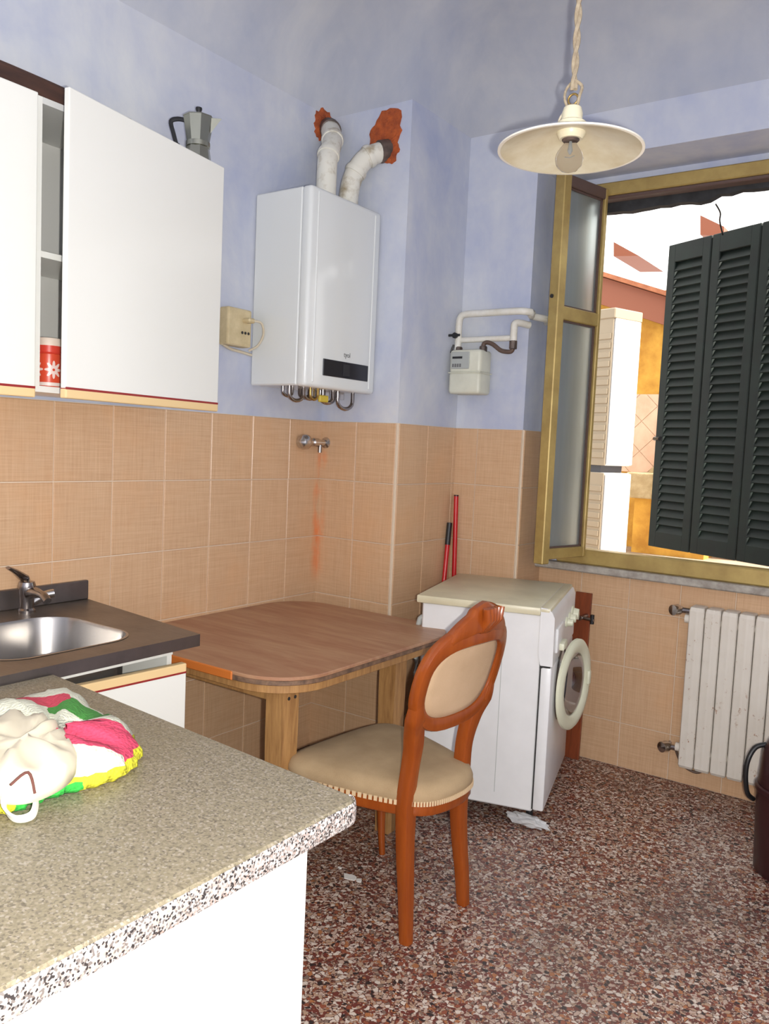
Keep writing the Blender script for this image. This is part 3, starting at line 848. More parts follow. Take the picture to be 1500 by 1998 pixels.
# cloth bundle on the peninsula
def m_cloth():
    m = mat('patchwork_cloth', (.8, .8, .7), .9); g = N(m)
    v = g.coord('Object'); sp_ = g.n('ShaderNodeSeparateXYZ'); g.l(v, sp_.inputs[0])
    wob = g.n('ShaderNodeTexNoise'); wob.inputs['Scale'].default_value = 25; g.l(v, wob.inputs['Vector'])
    x = g.math('ADD', sp_.outputs[0], g.math('MULTIPLY', g.math('SUBTRACT', wob.outputs['Fac'], .5), .02))
    y = g.math('ADD', sp_.outputs[1], g.math('MULTIPLY', g.math('SUBTRACT', g.noise(v, 31, 3), .5), .02)); z = sp_.outputs[2]
    def ell(cx_, cy_, a, b, rot):
        c_, s_ = math.cos(rot), math.sin(rot)
        dx = g.math('SUBTRACT', x, cx_); dy = g.math('SUBTRACT', y, cy_)
        u = g.math('DIVIDE', g.math('ADD', g.math('MULTIPLY', dx, c_), g.math('MULTIPLY', dy, s_)), a)
        w_ = g.math('DIVIDE', g.math('SUBTRACT', g.math('MULTIPLY', dy, c_), g.math('MULTIPLY', dx, s_)), b)
        return g.math('LESS_THAN', g.math('ADD', g.math('MULTIPLY', u, u), g.math('MULTIPLY', w_, w_)), 1.0)
    col = (.80, .74, .60)
    c = g.mix(ell(*CE['pink']), (.70, .70, .56), (.62, .055, .12))
    c = g.mix(ell(*CE['green']), c, (.06, .26, .045))
    c = g.mix(ell(*CE['pink2']), c, (.60, .06, .10))
    low = g.math('LESS_THAN', z, .027)
    c = g.mix(low, c, (.62, .58, .03))
    lg_ = g.math('MULTIPLY', g.math('LESS_THAN', z, .020), ell(*CE['lowgreen']))
    c = g.mix(lg_, c, (.03, .40, .05))
    g.base(c)
    g.bump(g.vor(v, 160).outputs['Distance'], .5, .004)
    return m
cb0 = Vector((1.19, -2.20, PZ))
def L2(px, py, z=.04):
    p = pix(px, py, 2, PZ + z) - cb0
    return p.x, p.y
CE = {'pink': (*L2(200, 1452), .095, .066, .9), 'green': (*L2(155, 1400), .075, .038, .35), 'pink2': (*L2(85, 1378), .07, .03, .2), 'lowgreen': (*L2(90, 1555, .01), .13, .06, 0)}
M['cloth'] = m_cloth()
cl = thing('cloth_bag', 'crumpled drawstring cloth bag in pink, green, yellow and cream on the speckled worktop', 'bag', cb0)
out = [L2(x, y, .012) for x, y in [(272, 1472), (248, 1505), (190, 1528), (120, 1545), (60, 1565), (0, 1585), (-90, 1560), (-120, 1480), (-60, 1420), (0, 1388), (80, 1366), (150, 1375), (205, 1410), (250, 1440)]]
ol = spline([(x, y, 0) for x, y in out], 5, True); cc_ = sum(ol, Vector()) / len(ol)
b_ = BM(); ls_ = []
for s, z in ((.93, .0), (1.0, .010), (.99, .022), (.93, .040), (.82, .052), (.65, .058), (.45, .060), (.2, .060)):
    ls_.append([(cc_.x + (p.x - cc_.x) * s + .006 * math.sin(7 * i * .3 + z * 90), cc_.y + (p.y - cc_.y) * s + .005 * math.cos(5 * i * .4), z * (1 + .16 * math.sin(i * .55 + s * 4)) if z > .005 else 0) for i, p in enumerate(ol)])
loops(b_, ls_); part('bag_body', b_, 'cloth', cl, 'all')
# gathered cream lining
b_ = BM(); lin = [L2(x, y, .05) for x, y in [(150, 1480), (130, 1515), (70, 1545), (10, 1550), (-60, 1530), (-80, 1470), (-30, 1425), (40, 1405), (95, 1420), (130, 1445)]]
ol2 = spline([(x, y, 0) for x, y in lin], 6, True); c2 = sum(ol2, Vector()) / len(ol2); ls_ = []
for k, (s, z) in enumerate(((1.0, .034), (1.0, .060), (.9, .074), (.72, .078), (.5, .080), (.28, .076), (.08, .078))):
    ls_.append([(c2.x + (p.x - c2.x) * s, c2.y + (p.y - c2.y) * s, z + (.009 * math.sin(p.x * s * 85 + p.y * s * 40 + 1.3) * math.cos(p.y * s * 70 - p.x * s * 30) + .004 * math.sin(p.x * s * 160) if 0 < k else 0)) for i, p in enumerate(ol2)])
loops(b_, ls_); part('lining', b_, mat('cream_lining', (.74, .66, .50), .9), cl, 'all')
a0, a1 = L2(15, 1545, .05), L2(70, 1570, .02)
q1, q2, q3 = L2(8, 1590, .02), L2(30, 1608, .004), L2(62, 1600, .006)
b_ = BM(); sweep(b_, spline([(*a0, .06), (*q1, .035), (*q2, .013), (*q3, .014), (*a1, .028), (*L2(60, 1545, .04), .05)], 6), .0025, .009, ref=(.3, -.5, .75), sec=rrect()); part('strap', b_, 'white_strap', cl, True)
b_ = BM(); sweep(b_, spline([(*L2(20, 1548, .06), .073), (*L2(55, 1524, .07), .084), (*L2(68, 1560, .04), .05)], 5), .0022); part('drawstring', b_, mat('brown_cord', (.12, .04, .03), .8), cl, True)

# ------------------------------------------------------------------ table
TZ = .755
tb = thing('wooden_table', 'small worn wooden table with rounded corners pushed into the tiled corner', 'table', (.46, -.69, 0))
tp = rpoly(.014, .925, -1.238, -.155, .20, 9)
b_ = BM(); prism(b_, tp, TZ - .012, TZ, .002); part('table_top', b_, 'table_top', tb, 'smooth', world=True)
b_ = BM(); prism(b_, [(x + (.003 if x < .4 else -.003), y) for x, y in tp], TZ - .028, TZ - .012, .002); part('top_edge', b_, 'table_edge', tb, world=True)
b_ = BM(); prism(b_, rpoly(.026, .913, -1.226, -.167, .19, 9), TZ - .056, TZ - .028, .002); part('under_frame', b_, 'table_wood', tb, world=True)
b_ = BM(); box(b_, .22, .70, -1.2425, -1.234, TZ - .030, TZ - .001, .003); part('edge_strip', b_, 'table_lip', tb, world=True, label='bright orange edge strip')
LG = [(.815, -1.125), (.815, -.50), (.13, -1.125), (.13, -.36)]
for x, y in LG:
    b_ = BM(); s = .037
    loops(b_, [[(x - s * .8, y - s * .8, 0), (x + s * .8, y - s * .8, 0), (x + s * .8, y + s * .8, 0), (x - s * .8, y + s * .8, 0)],
               [(x - s, y - s, .55), (x + s, y - s, .55), (x + s, y + s, .55), (x - s, y + s, .55)],
               [(x - s, y - s, TZ - .028), (x + s, y - s, TZ - .028), (x + s, y + s, TZ - .028), (x - s, y + s, TZ - .028)]])
    lg_ = part('leg', b_, 'table_wood', tb, world=True)
    if (x, y) == LG[0]:
        for dz_ in (.075, .10):
            for dx_ in (-.012, .018):
                b_ = BM(); lathe(b_, [(0, 0), (.006, 0), (.006, .0015), (0, .0015)], 8, mtx_to((x + s, y + dx_, TZ - .03 - dz_ + .05), (1, 0, 0))); part('dowel', b_, 'rubber', lg_, world=True)
for a in ((.815 - .012, .815 + .014, -1.09, -.535), (.13 - .014, .13 + .012, -1.09, -.395), (.165, .78, -1.125 - .012, -1.125 + .014), (.165, .78, -.44 - .014, -.44 + .012)):
    part('apron', box(BM(), a[0], a[1], a[2], a[3], TZ - .105 if a[1] - a[0] > .1 else TZ - .075, TZ - .028, .003), 'table_wood', tb, world=True)

# ------------------------------------------------------------------ chair
ch = thing('upholstered_chair', 'carved cherry-wood chair with oval upholstered back and beige velvet seat', 'chair', (1.300, -.913, 0), math.radians(85))
def vb(z, u=0):
    t = max(0, (z - .45)) / .55
    return .015 - .115 * t ** 1.8 - .028 * t * (1 - min(1, (u / .19) ** 2))
cush = [(0, .475), (.13, .472), (.225, .455), (.262, .40), (.252, .30), (.212, .15), (.168, .03), (.118, -.032), (.055, -.054), (0, -.058)]
def closed_outline(h, k=4):
    pts = [(u, v, 0) for u, v in h] + [(-u, v, 0) for u, v in h[-2:0:-1]]
    return spline(pts, k, True)
co = closed_outline(cush)
def ring(s, z, sv=.2):
    return [(p.x * s, sv + (p.y - sv) * s, z) for p in co]
b_ = BM(); loops(b_, [ring(.97, .392), ring(.985, .40), ring(.985, .435), ring(.97, .445)]); ap = part('seat_rail', b_, 'chair_wood', ch, True)
b_ = BM(); loops(b_, [ring(.97, .43), ring(1.0, .438), ring(1.0, .458), ring(.965, .478), ring(.86, .490), ring(.6, .497), ring(.2, .499)]); seat = part('seat_cushion', b_, 'fabric', ch, 'all')
b_ = BM(); m_ = len(co)
for i in range(m_):
    p, q = co[i], co[(i + 1) % m_]
    for k in range(2):
        e = p.lerp(q, (k + .25) / 2); t_ = (q - p).normalized(); n_ = Vector((t_.y, -t_.x, 0))
        if n_.dot(e - Vector((0, .2, 0))) < 0: n_ = -n_
        w_ = (q - p).length * .16
        c0 = e + n_ * -.001
        vv = [c0 + t_ * w_ * a + n_ * d_ + Vector((0, 0, z)) for a, d_, z in ((-1, 0, .440), (1, 0, .440), (1, .002, .425), (-1, .002, .425), (-1, .004, .440), (1, .004, .440), (1, .004, .425), (-1, .004, .425))]
        f_ = [b_.verts.new(x) for x in vv]
        for idx in ((0, 1, 5, 4), (4, 5, 6, 7), (7, 6, 2, 3), (0, 4, 7, 3), (1, 2, 6, 5)):
            b_.faces.new([f_[i_] for i_ in idx])
part('fringe', b_, 'fringe', seat, kind='stuff')
for s in (1, -1):
    pts = spline([(s * .150, .0, 0), (s * .146, .012, .14), (s * .147, .022, .28), (s * .150, .024, .40), (s * .152, .022, .47), (s * .147, .018, .54), (s * .148, .010, .60), (s * .160, .0, .655), (s * .180, vb(.71, .17), .71), (s * .189, vb(.76, .18), .76), (s * .189, vb(.80, .18), .80)], 5)
    if s > 0:
        pts = [Vector((p.x * (1 - .14 * math.sin(PI * max(0, min(1, (p.z - .12) / .58)))), p.y, p.z)) for p in pts]
    wa = [(.0165 + .011 * min(1, p.z / .4)) if p.z < .42 else (.0275 - .006 * math.sin(max(0, min(1, (p.z - .42) / .2)) * PI)) * (1 - .75 * max(0, min(1, (p.z - .70) / .09))) for p in pts]
    b_ = BM(); sweep(b_, pts, wa, [(.018 + .006 * min(1, p.z / .4)) * (1 - .5 * max(0, min(1, (p.z - .70) / .09))) for p in pts], ref=(0, 1, 0), sec=rrect(3, .45)); part('leg', b_, 'chair_wood', ch, True)
    pts = spline([(s * .215, .405, 0), (s * .213, .412, .08), (s * .220, .425, .22), (s * .228, .425, .33), (s * .228, .42, .40)], 5)
    b_ = BM(); sweep(b_, pts, [.012 + .016 * (p.z / .4) ** 1.4 for p in pts], None, ref=(0, 1, 0), sec=circ(12)); part('leg', b_, 'chair_wood', ch, True)
# oval back frame
OZ, OA, OB = .805, .193, .145
def oval(a, b, n=44, dz=0):
    out_ = []
    for i in range(n):
        t = 2 * PI * i / n
        ct_, st_ = math.cos(t), math.sin(t)
        u = a * math.copysign(abs(ct_) ** .72, ct_); z = OZ + dz + b * math.copysign(abs(st_) ** .76, st_)
        out_.append(Vector((u, vb(z, u), z)))
    return out_
ovp = oval(OA, OB)
wid = [.0215 + .013 * max(0, math.sin(2 * PI * i / 44)) ** 3 for i in range(44)]
b_ = BM(); sweep(b_, ovp, wid, .019, ref=(0, 1, 0), sec=rrect(3, .5), closed=True); part('back_frame', b_, 'chair_wood', ch, True)
b_ = BM(); cen = Vector((0, vb(OZ, 0), OZ)); inn = oval(OA - .014, OB - .014)
ls_ = []
for s, d in ((1, .010), (.92, .022), (.7, .030), (.35, .034)):
    ls_.append([Vector((p.x * s, vb(OZ + (p.z - OZ) * s, p.x * s) + d, OZ + (p.z - OZ) * s)) for p in inn])
rear = [[Vector((p.x * s, vb(OZ + (p.z - OZ) * s, p.x * s) - d, OZ + (p.z - OZ) * s)) for p in inn] for s, d in ((.35, .008), (.8, .008), (1, .006))]
loops(b_, rear + ls_); part('back_pad', b_, 'fabric_pale', ch, 'all')
# carved crest
def crest_pts():
    out_ = []
    for i in range(25):
        t = -1 + 2 * i / 24; u = t * .135
        z = OZ + OB * math.sqrt(max(0, 1 - (u / OA) ** 2)) + .020
        out_.append(Vector((u, vb(z, u) - .002, z)))
    return out_
cp = crest_pts()
hh = [.012 + .030 * (1 - abs(-1 + 2 * i / 24)) ** .7 + (.006 if abs(-1 + 2 * i / 24) < .35 else 0) for i in range(25)]
cp2 = [p + Vector((0, 0, h * .55)) for p, h in zip(cp, hh)]
b_ = BM(); sweep(b_, cp2, hh, .018, ref=(0, 1, 0), sec=rrect(3, .5)); cr = part('crest', b_, 'chair_wood', ch, True)
for k in range(-2, 3):
    b_ = BM(); u = k * .017; z0 = OZ + OB + .012
    sweep(b_, [(u * .6, vb(z0) - .012, z0), (u * .9, vb(z0 + .035) - .022, z0 + .035), (u * 1.15, vb(z0 + .065) - .010, z0 + .068)], [.008, .011, .007], [.010, .014, .012], ref=(0, 1, 0)); part('carved_lobe', b_, 'chair_wood', cr, True)

# ------------------------------------------------------------------ washing machine
WMR = .2727
wm = thing('washing_machine', 'white front-loading washing machine with yellowed top and open porthole door', 'washing machine', (.754, -.262, 0), WMR)
WD, WW = .555, .675
part('body', box(BM(), .022, .515, .014, WW - .014, .065, .858, .006), 'wm_white', wm)
part('lid', box(BM(), 0, .505, 0, WW, .856, .888, .006, 2), 'wm_cream', wm, True)
b_ = BM(); prof = [(.505, .888), (.53, .886), (.55, .872), (.56, .85), (.562, .66), (.515, .66), (.505, .70)]
loops(b_, [[(x, .004, z) for x, z in prof], [(x, WW - .004, z) for x, z in prof]]); cp_ = part('control_panel', b_, 'wm_white', wm, 'smooth')
part('front_panel', box(BM(), .516, .560, .008, WW - .008, .075, .654, .008, 2), 'wm_white', wm, True)
b_ = BM(); box(b_, .50, .545, .003, WW - .003, .866, .8885, .008, 2); part('top_front_strip', b_, 'wm_cream', cp_, True)
part('seam', box(BM(), .512, .552, .010, WW - .010, .648, .664), 'rubber', wm)
part('side_groove', box(BM(), .36, .362, .0125, .0145, .12, .80), 'plate', wm)
part('side_seam', box(BM(), .513, .518, .009, WW - .009, .08, .86), 'rubber', wm)
dr = part('detergent_drawer', box(BM(), .556, .572, .06, .25, .70, .80, .008, 2), 'wm_white', wm, True)
b_ = BM(); box(b_, .57, .592, .10, .20, .705, .735, .006, 2); part('drawer_grip', b_, 'wm_ring', dr, True)
for y_, r_k in ((.36, .022), (.46, .026), (.57, .036)):
    b_ = BM(); lathe(b_, [(0, 0), (r_k, 0), (r_k, .008), (r_k * .75, .012), (r_k * .65, .034), (0, .036)], 18, mtx_to((.558, y_, .77), (1, 0, 0))); part('knob', b_, 'wm_ring', cp_, True)
for x_, y_ in ((.07, .06), (.07, WW - .06), (.50, .06), (.50, WW - .06)):
    b_ = BM(); lathe(b_, [(.022, 0), (.022, .025), (.014, .03), (.014, .07)], 12, Matrix.Translation((x_, y_, 0)), (True, True)); part('foot', b_, 'black', wm, True)
# porthole: dark opening and ring door swung ajar
DY, DZ, DR = .285, .53, .19
b_ = BM(); lathe(b_, [(.15, 0), (.16, .004), (.14, .008), (.12, -.05), (0, -.06)], 28, mtx_to((.558, DY + .01, DZ), (1, 0, 0))); part('drum_mouth', b_, 'wm_dark', wm, True)
dh = Matrix.Translation((.568, DY - DR, DZ)) @ Matrix.Rotation(-.22, 4, 'Z')
md = dh @ Matrix.Translation((0, DR, 0)) @ Matrix.Rotation(PI / 2, 4, 'Y')
b_ = BM(); lathe(b_, [(.132, .0), (.132, .012), (.138, .018), (.16, .024), (.180, .022), (.19, .014), (.19, .002), (.17, 0), (.132, 0)], 44, md); pd = part('porthole_door', b_, 'wm_ring', wm, True)
b_ = BM(); lathe(b_, [(.133, .006), (.128, .010), (.11, .006), (.105, -.03), (.07, -.07), (0, -.08)], 36, md); part('door_glass', b_, 'door_glass', pd, 'all')
b_ = BM(); box(b_, -.03, .03, .134, .16, .016, .032, .006, 2, md @ Matrix.Rotation(0, 4, 'Z')); part('door_grip', b_, 'wm_ring', pd, True)
b_ = BM(); sweep(b_, spline([(.0, -.02, .78), (-.03, -.03, .76), (-.03, -.02, .5), (-.01, .1, .3)], 5), .012); bmesh.ops.translate(b_, vec=(.03, .08, 0), verts=b_.verts); part('drain_hose', b_, 'plate', wm, True)
# crumpled film under the front foot
b_ = BM(); c0 = pix(1030, 1608, 2, .0); bmesh.ops.create_icosphere(b_, subdivisions=3, radius=1)
for v in b_.verts:
    n_ = v.co.copy(); k = 1 + .22 * math.sin(9 * n_.x + 4 * n_.y) * math.cos(7 * n_.y - 5 * n_.z) + R.uniform(-.12, .12)
    v.co = Vector((c0.x + n_.x * .085 * k + .0, c0.y - .012 + n_.y * .030 * k, max(.0, .020 + n_.z * .022 * k)))
solo('plastic_film', b_, 'plastic_wrap', 'crumpled clear plastic film on the floor by the washing machine foot', 'plastic', (c0.x, c0.y, 0))
# scraps of paper on the floor
for (px_, py_, s_, lab) in ((683, 1712, .022, 'torn white paper scrap on the terrazzo by the chair, larger one'), (700, 1719, .012, 'small white paper scrap beside the larger torn one'), (663, 1694, .009, 'tiny white paper scrap nearest the peninsula cabinet')):
    b_ = BM(); c0 = pix(px_, py_, 2, 0)
    poly = [(c0.x + s_ * (1 + R.uniform(-.4, .3)) * math.cos(a) * 1.2, c0.y + s_ * (1 + R.uniform(-.4, .3)) * math.sin(a) * .8) for a in (2 * PI * i / 9 for i in range(9))]
    prism(b_, poly, 0, .0025); solo('paper_scrap', b_, 'paper', lab, 'paper', (c0.x, c0.y, 0))

# brooms behind the washing machine
def broom(label, foot, top, grip, head_dir):
    foot, top = Vector(foot), Vector(top)
    t = thing('broom', label, 'broom', (foot.x, foot.y, 0))
    b_ = BM(); sweep(b_, [foot, top], .0115, ref=(1, 0, 0), sec=circ(12)); po = part('pole', b_, 'red', t, True, world=True)
    if grip:
        d_ = (top - foot).normalized()
        b_ = BM(); sweep(b_, [top - d_ * .11, top], .0135, ref=(1, 0, 0), sec=circ(12)); part('grip', b_, 'black', po, True, world=True)
    else:
        b_ = BM(); sweep(b_, [top, top + Vector((0, 0, .006))], .012, ref=(1, 0, 0), sec=circ(12)); part('end_cap', b_, 'bin', po, True, world=True)
    mt = Matrix.Translation((foot.x, foot.y, 0)) @ Matrix.Rotation(head_dir, 4, 'Z')
    part('brush_head', box(BM(), -.075, .075, -.018, .018, .06, .095, .006, 2, mt), 'red', t, world=True)
    part('bristles', box(BM(), -.078, .078, -.02, .02, 0, .062, 0, 1, mt), 'bristle', t, world=True)
broom('taller plain red broom pole leaning in the tiled corner behind the washing machine', (.533, .452, .07), pix(890, 968, 1, .485), False, .75)
broom('shorter red broom with black grip in the tiled corner behind the washing machine', (.515, .285, .07), pix(877, 1020, 1, .462), True, 1.35)

# board leaning against the niche wall, small tap
b_ = BM(); box(b_, -.04, .04, -.009, .009, 0, .818, .002, 1, Matrix.Translation((1.068, .722, 0)) @ Matrix.Rotation(-.045, 4, 'X'))
solo('wooden_board', b_, 'board', 'narrow red-brown board leaning on the tiles behind the washing machine', 'board', (1.068, .745, 0))
tpz = pix(1150, 1201, 1, .76)
tpt = thing('wall_tap', 'small dark water tap on the tiles next to the red-brown board', 'tap', (tpz.x, YN - .013, tpz.z))
b_ = BM(); sweep(b_, [(tpz.x - .01, YN - .013, tpz.z), (tpz.x - .01, YN - .12, tpz.z)], .011, ref=(0, 0, 1)); part('body', b_, 'chrome_dull', tpt, True, world=True)
b_ = BM(); sweep(b_, [(tpz.x - .075, YN - .10, tpz.z + .008), (tpz.x + .055, YN - .10, tpz.z - .004)], .009, ref=(0, 0, 1)); part('union_pipe', b_, 'chrome_dull', tpt, True, world=True)
b_ = BM(); sweep(b_, [(tpz.x + .045, YN - .10, tpz.z + .022), (tpz.x + .045, YN - .10, tpz.z - .022)], .010, ref=(1, 0, 0)); part('lever', b_, 'black', tpt, True, world=True)

# ------------------------------------------------------------------ radiator
rd = thing('radiator', 'white sectional radiator with rust spots below the window', 'radiator', (1.588, YN - .05, .104))
RX, RW, RZ0, RZ1 = 1.585, .069, .104, .838
for k in range(9):
    x0 = RX + k * RW
    b_ = BM(); pr = [(x0 + .002, YN - .025), (x0 + .002, YN - .094), (x0 + .006, YN - .099), (x0 + RW / 2 - .01, YN - .0995), (x0 + RW / 2, YN - .1005), (x0 + RW / 2 + .01, YN - .0995), (x0 + RW - .006, YN - .099), (x0 + RW - .002, YN - .094), (x0 + RW - .002, YN - .025)]
    ms = lambda s, z: [(x0 + RW / 2 + (x - x0 - RW / 2) * s, y if y > YN - .06 else y + (1 - s) * .08, z) for x, y in pr]
    loops(b_, [ms(.9, RZ0), ms(1, RZ0 + .012), ms(1, RZ1 - .02), ms(.92, RZ1 - .004), ms(.7, RZ1)]); sec_ = part('section', b_, 'radiator', rd, world=True)
for z_ in (.185, .775):
    b_ = BM(); sweep(b_, [(RX - .02, YN - .065, z_), (RX + 9 * RW + .02, YN - .065, z_)], .02, ref=(0, 0, 1)); part('manifold', b_, 'radiator', rd, True, world=True)
def valve(px_, py_, z_rad, lab):
    p = pix(px_, py_, 1, YN - .065)
    b_ = BM(); sweep(b_, [(RX + .005, YN - .065, z_rad), (p.x, YN - .065, z_rad)], .013, ref=(0, 0, 1)); v_ = part('valve', b_, 'chrome_dull', rd, True, world=True)
    b_ = BM(); lathe(b_, [(0, 0), (.022, 0), (.026, .01), (.024, .04), (0, .044)], 16, mtx_to((p.x + .006, YN - .065, z_rad), (-.5, -1, 0))); part('valve_knob', b_, 'chrome', v_, True, world=True)
    b_ = BM(); sweep(b_, [(p.x, YN - .065, z_rad), (p.x, YN - .01, z_rad)], .010, ref=(0, 0, 1)); part('tail_pipe', b_, 'chrome_dull', v_, True, world=True)
valve(1322, 1190, pix(1328, 1190, 1, YN - .065).z, '')
valve(1300, 1452, pix(1300, 1455, 1, YN - .065).z, '')
b_ = BM(); lz = pix(1330, 1490, 1, YN - .05)
sweep(b_, spline([(lz.x - .03, YN - .05, .16), (lz.x, YN - .04, .10), (lz.x + .06, YN - .03, .075), (lz.x + .10, YN - .015, .10)], 5), .006); part('bleed_pipe', b_, 'copper_old', rd, True, world=True)

# ------------------------------------------------------------------ bin at the right
bn = thing('waste_bin', 'dark maroon plastic bin with bail handle on the floor below the radiator', 'bin', (2.145, .18, 0))
b_ = BM(); lathe(b_, [(0, 0), (.125, 0), (.13, .008), (.14, .30), (.146, .305), (.146, .32), (.14, .325), (0, .325)], 32); part('bucket', b_, 'bin', bn, True)
b_ = BM(); lathe(b_, [(.135, .32), (.138, .33), (.13, .44), (.105, .50), (.06, .525), (0, .53)], 32); part('swing_lid', b_, 'bin', bn, True)
b_ = BM()
pts = spline([(-.148, .0, .24), (-.165, -.03, .27), (-.172, -.05, .34), (-.168, -.05, .40), (-.150, -.03, .445), (-.118, -.012, .46)], 5)
sweep(b_, pts, .009, ref=(0, 1, 0)); part('handle', b_, 'black', bn, True)

# ------------------------------------------------------------------ gas meter and pipes on the window wall
gm = thing('gas_meter', 'cream gas meter with grey dial plate and white pipes on the lavender wall', 'gas meter', (.555, YC, 1.744))
gx0, gx1, gy0, gz0, gz1 = .468, .640, .372, 1.748, 1.958
part('lower_case', box(BM(), gx0, gx1, gy0, gy0 + .115, gz0, gz0 + .105, .016, 3), 'meter', gm, True, world=True)
up = part('upper_case', box(BM(), gx0 + .001, gx1 - .001, gy0 + .001, gy0 + .114, gz0 + .098, gz1, .016, 3), 'meter', gm, True, world=True)
part('seam_rim', box(BM(), gx0 - .002, gx1 + .002, gy0 - .002, gy0 + .117, gz0 + .098, gz0 + .104, .002), 'meter', gm, world=True)
dlp = part('dial_plate', box(BM(), gx0 + .014, gx0 + .112, gy0 - .004, gy0 + .004, gz0 + .118, gz1 - .012, .003), 'plate', gm, world=True)
part('counter_window', box(BM(), gx0 + .022, gx0 + .075, gy0 - .006, gy0, gz0 + .166, gz0 + .176), 'black', dlp, world=True)
for i in range(4):
    part('print_line', box(BM(), gx0 + .022 + .013 * i, gx0 + .031 + .013 * i, gy0 - .0052, gy0, gz0 + .126, gz0 + .142), 'print', dlp, world=True)
part('bracket', box(BM(), .53, .58, gy0 + .11, YC, gz0 + .05, gz0 + .10), 'meter', gm, world=True)
yp = gy0 + .06
P = lambda x, y, yy=yp: pix(x, y, 1, yy)
for px_ in (895, 943):
    p = P(px_, 678); b_ = BM(); lathe(b_, [(.016, -.012), (.019, -.008), (.019, .016), (.015, .02)], 8, Matrix.Translation((p.x, yp, gz1)), (True, True)); part('union_nut', b_, 'collar', gm, world=True)
zt_ = P(960, 610).z; xl = P(895, 640).x; xr = P(1022, 610).x
b_ = BM(); sweep(b_, spline([(xl, yp, gz1), (xl, yp, gz1 + .05), (xl, yp, zt_ - .05), (xl + .008, yp, zt_ - .012), (xl + .04, yp, zt_), (xl + .12, yp, zt_), (xr - .04, yp, zt_), (xr, yp + .006, zt_ - .002), (xr + .02, yp + .04, zt_ - .004), (XN + .012, YC + .0, zt_ - .012), (XN + .045, YC + .09, zt_ - .016), (XN + .02, YC + .15, zt_ - .02)], 5), .0165, ref=(0, 1, 0), sec=circ(12)); part('supply_pipe', b_, 'pipe_white', gm, True, world=True)
zc = P(950, 661).z; xe = P(1002, 655).x
b_ = BM(); sweep(b_, [(xl, yp + .01, zc), (xe, yp + .01, zc)], .014, ref=(0, 0, 1), sec=circ(12)); part('cross_bar', b_, 'pipe_white', gm, True, world=True)
zu, zl = P(1003, 632).z, P(1000, 672).z
b_ = BM(); sweep(b_, spline([(xe, yp, zl), (xe, yp, zu - .03), (xe, yp + .005, zu), (xe + .012, yp + .03, zu + .008), (xe + .035, YC, zu + .004)], 5), .0165, ref=(1, 0, 0), sec=circ(12)); part('outlet_pipe', b_, 'pipe_white', gm, True, world=True)
b_ = BM(); lathe(b_, [(.015, -.022), (.019, -.02), (.019, .015), (.015, .018)], 8, Matrix.Translation((xe, yp, zl)), (True, True)); part('outlet_nut', b_, 'collar', gm, world=True)
xm = P(943, 678).x
b_ = BM(); sweep(b_, spline([(xm, yp, gz1 + .01), (xm + .002, yp, gz1 + .03), (xm + .02, yp, gz1 + .036), (xm + .05, yp, gz1 + .026), (xm + .09, yp, gz1 - .002), (xm + .12, yp, gz1 - .010), (xe - .01, yp, gz1 - .010), (xe, yp, zl - .02)], 5), .0105, ref=(0, 1, 0)); part('flexible_pipe', b_, 'copper_old', gm, True, world=True)
b_ = BM(); vz = P(888, 656).z
lathe(b_, [(0, -.014), (.014, -.014), (.014, .010), (0, .012)], 12, mtx_to((xl - .006, yp - .018, vz), (0, -1, 0))); part('shutoff_valve', b_, 'black', gm, True, world=True)
b_ = BM(); box(b_, xl - .04, xl + .028, yp - .036, yp - .028, vz - .006, vz + .006, .003); part('valve_lever', b_, 'black', gm, world=True)
b_ = BM(); sweep(b_, [(xl - .018, yp - .01, gz1 + .03), (xl - .03, yp - .012, gz1 - .01)], .005); part('seal_wire', b_, 'black', gm, world=True)

# ------------------------------------------------------------------ pendant lamp
LD = AX_R * ((1112 - 750) / F_PX) + AX_D * ((293 - 999) / F_PX) + AX_F
LP = CAM + LD * 2.10
pn = thing('pendant_lamp', 'cream enamel pendant lamp with clear bulb hanging on a rope', 'lamp', LP)
RS = .180
b_ = BM(); lathe(b_, [(.034, .050), (.05, .045), (.10, .029), (.15, .012), (RS - .002, .002), (RS, -.001), (RS - .002, -.003), (.15, .006), (.10, .022), (.05, .038), (.034, .043)], 64); part('shade', b_, 'enamel', pn, True)
b_ = BM(); lathe(b_, [(RS - .005, .003), (RS + .002, .001), (RS + .002, -.003), (RS - .005, -.003)], 64); part('rim', b_, mat('rim_white', (.80, .76, .66), .3), pn, True)
b_ = BM(); lathe(b_, [(0, .110), (.012, .109), (.022, .103), (.026, .090), (.026, .072), (.036, .066), (.037, .056), (.037, .044), (.034, .034), (.028, .026), (0, .026)], 28); so_ = part('lamp_holder', b_, 'porcelain', pn, True)
b_ = BM(); lathe(b_, [(0, .030), (.022, .030), (.022, .024), (.018, .020), (0, .020)], 24); part('socket_ring', b_, 'collar', so_, True)
b_ = BM(); lathe(b_, [(.014, .022), (.015, .016), (.022, .006), (.031, -.008), (.0345, -.022), (.031, -.038), (.020, -.050), (.007, -.0545), (.0005, -.055)], 28); bl = part('bulb', b_, 'bulb', pn, 'all')
b_ = BM(); lathe(b_, [(.003, .02), (.004, .008), (.006, -.004), (.002, -.012)], 10, caps=(True, True)); sweep(b_, [(-.012, 0, -.016), (0, 0, -.019), (.012, 0, -.016)], .0008); part('filament_mount', b_, 'plate', bl)
b_ = BM(); pts = [(.013 * math.cos(a), 0, .124 + .013 * math.sin(a)) for a in (2 * PI * i / 16 for i in range(16))]
sweep(b_, pts, .0028, ref=(0, 1, 0), closed=True, sec=circ(8)); part('hook_ring', b_, 'brass', pn, True)
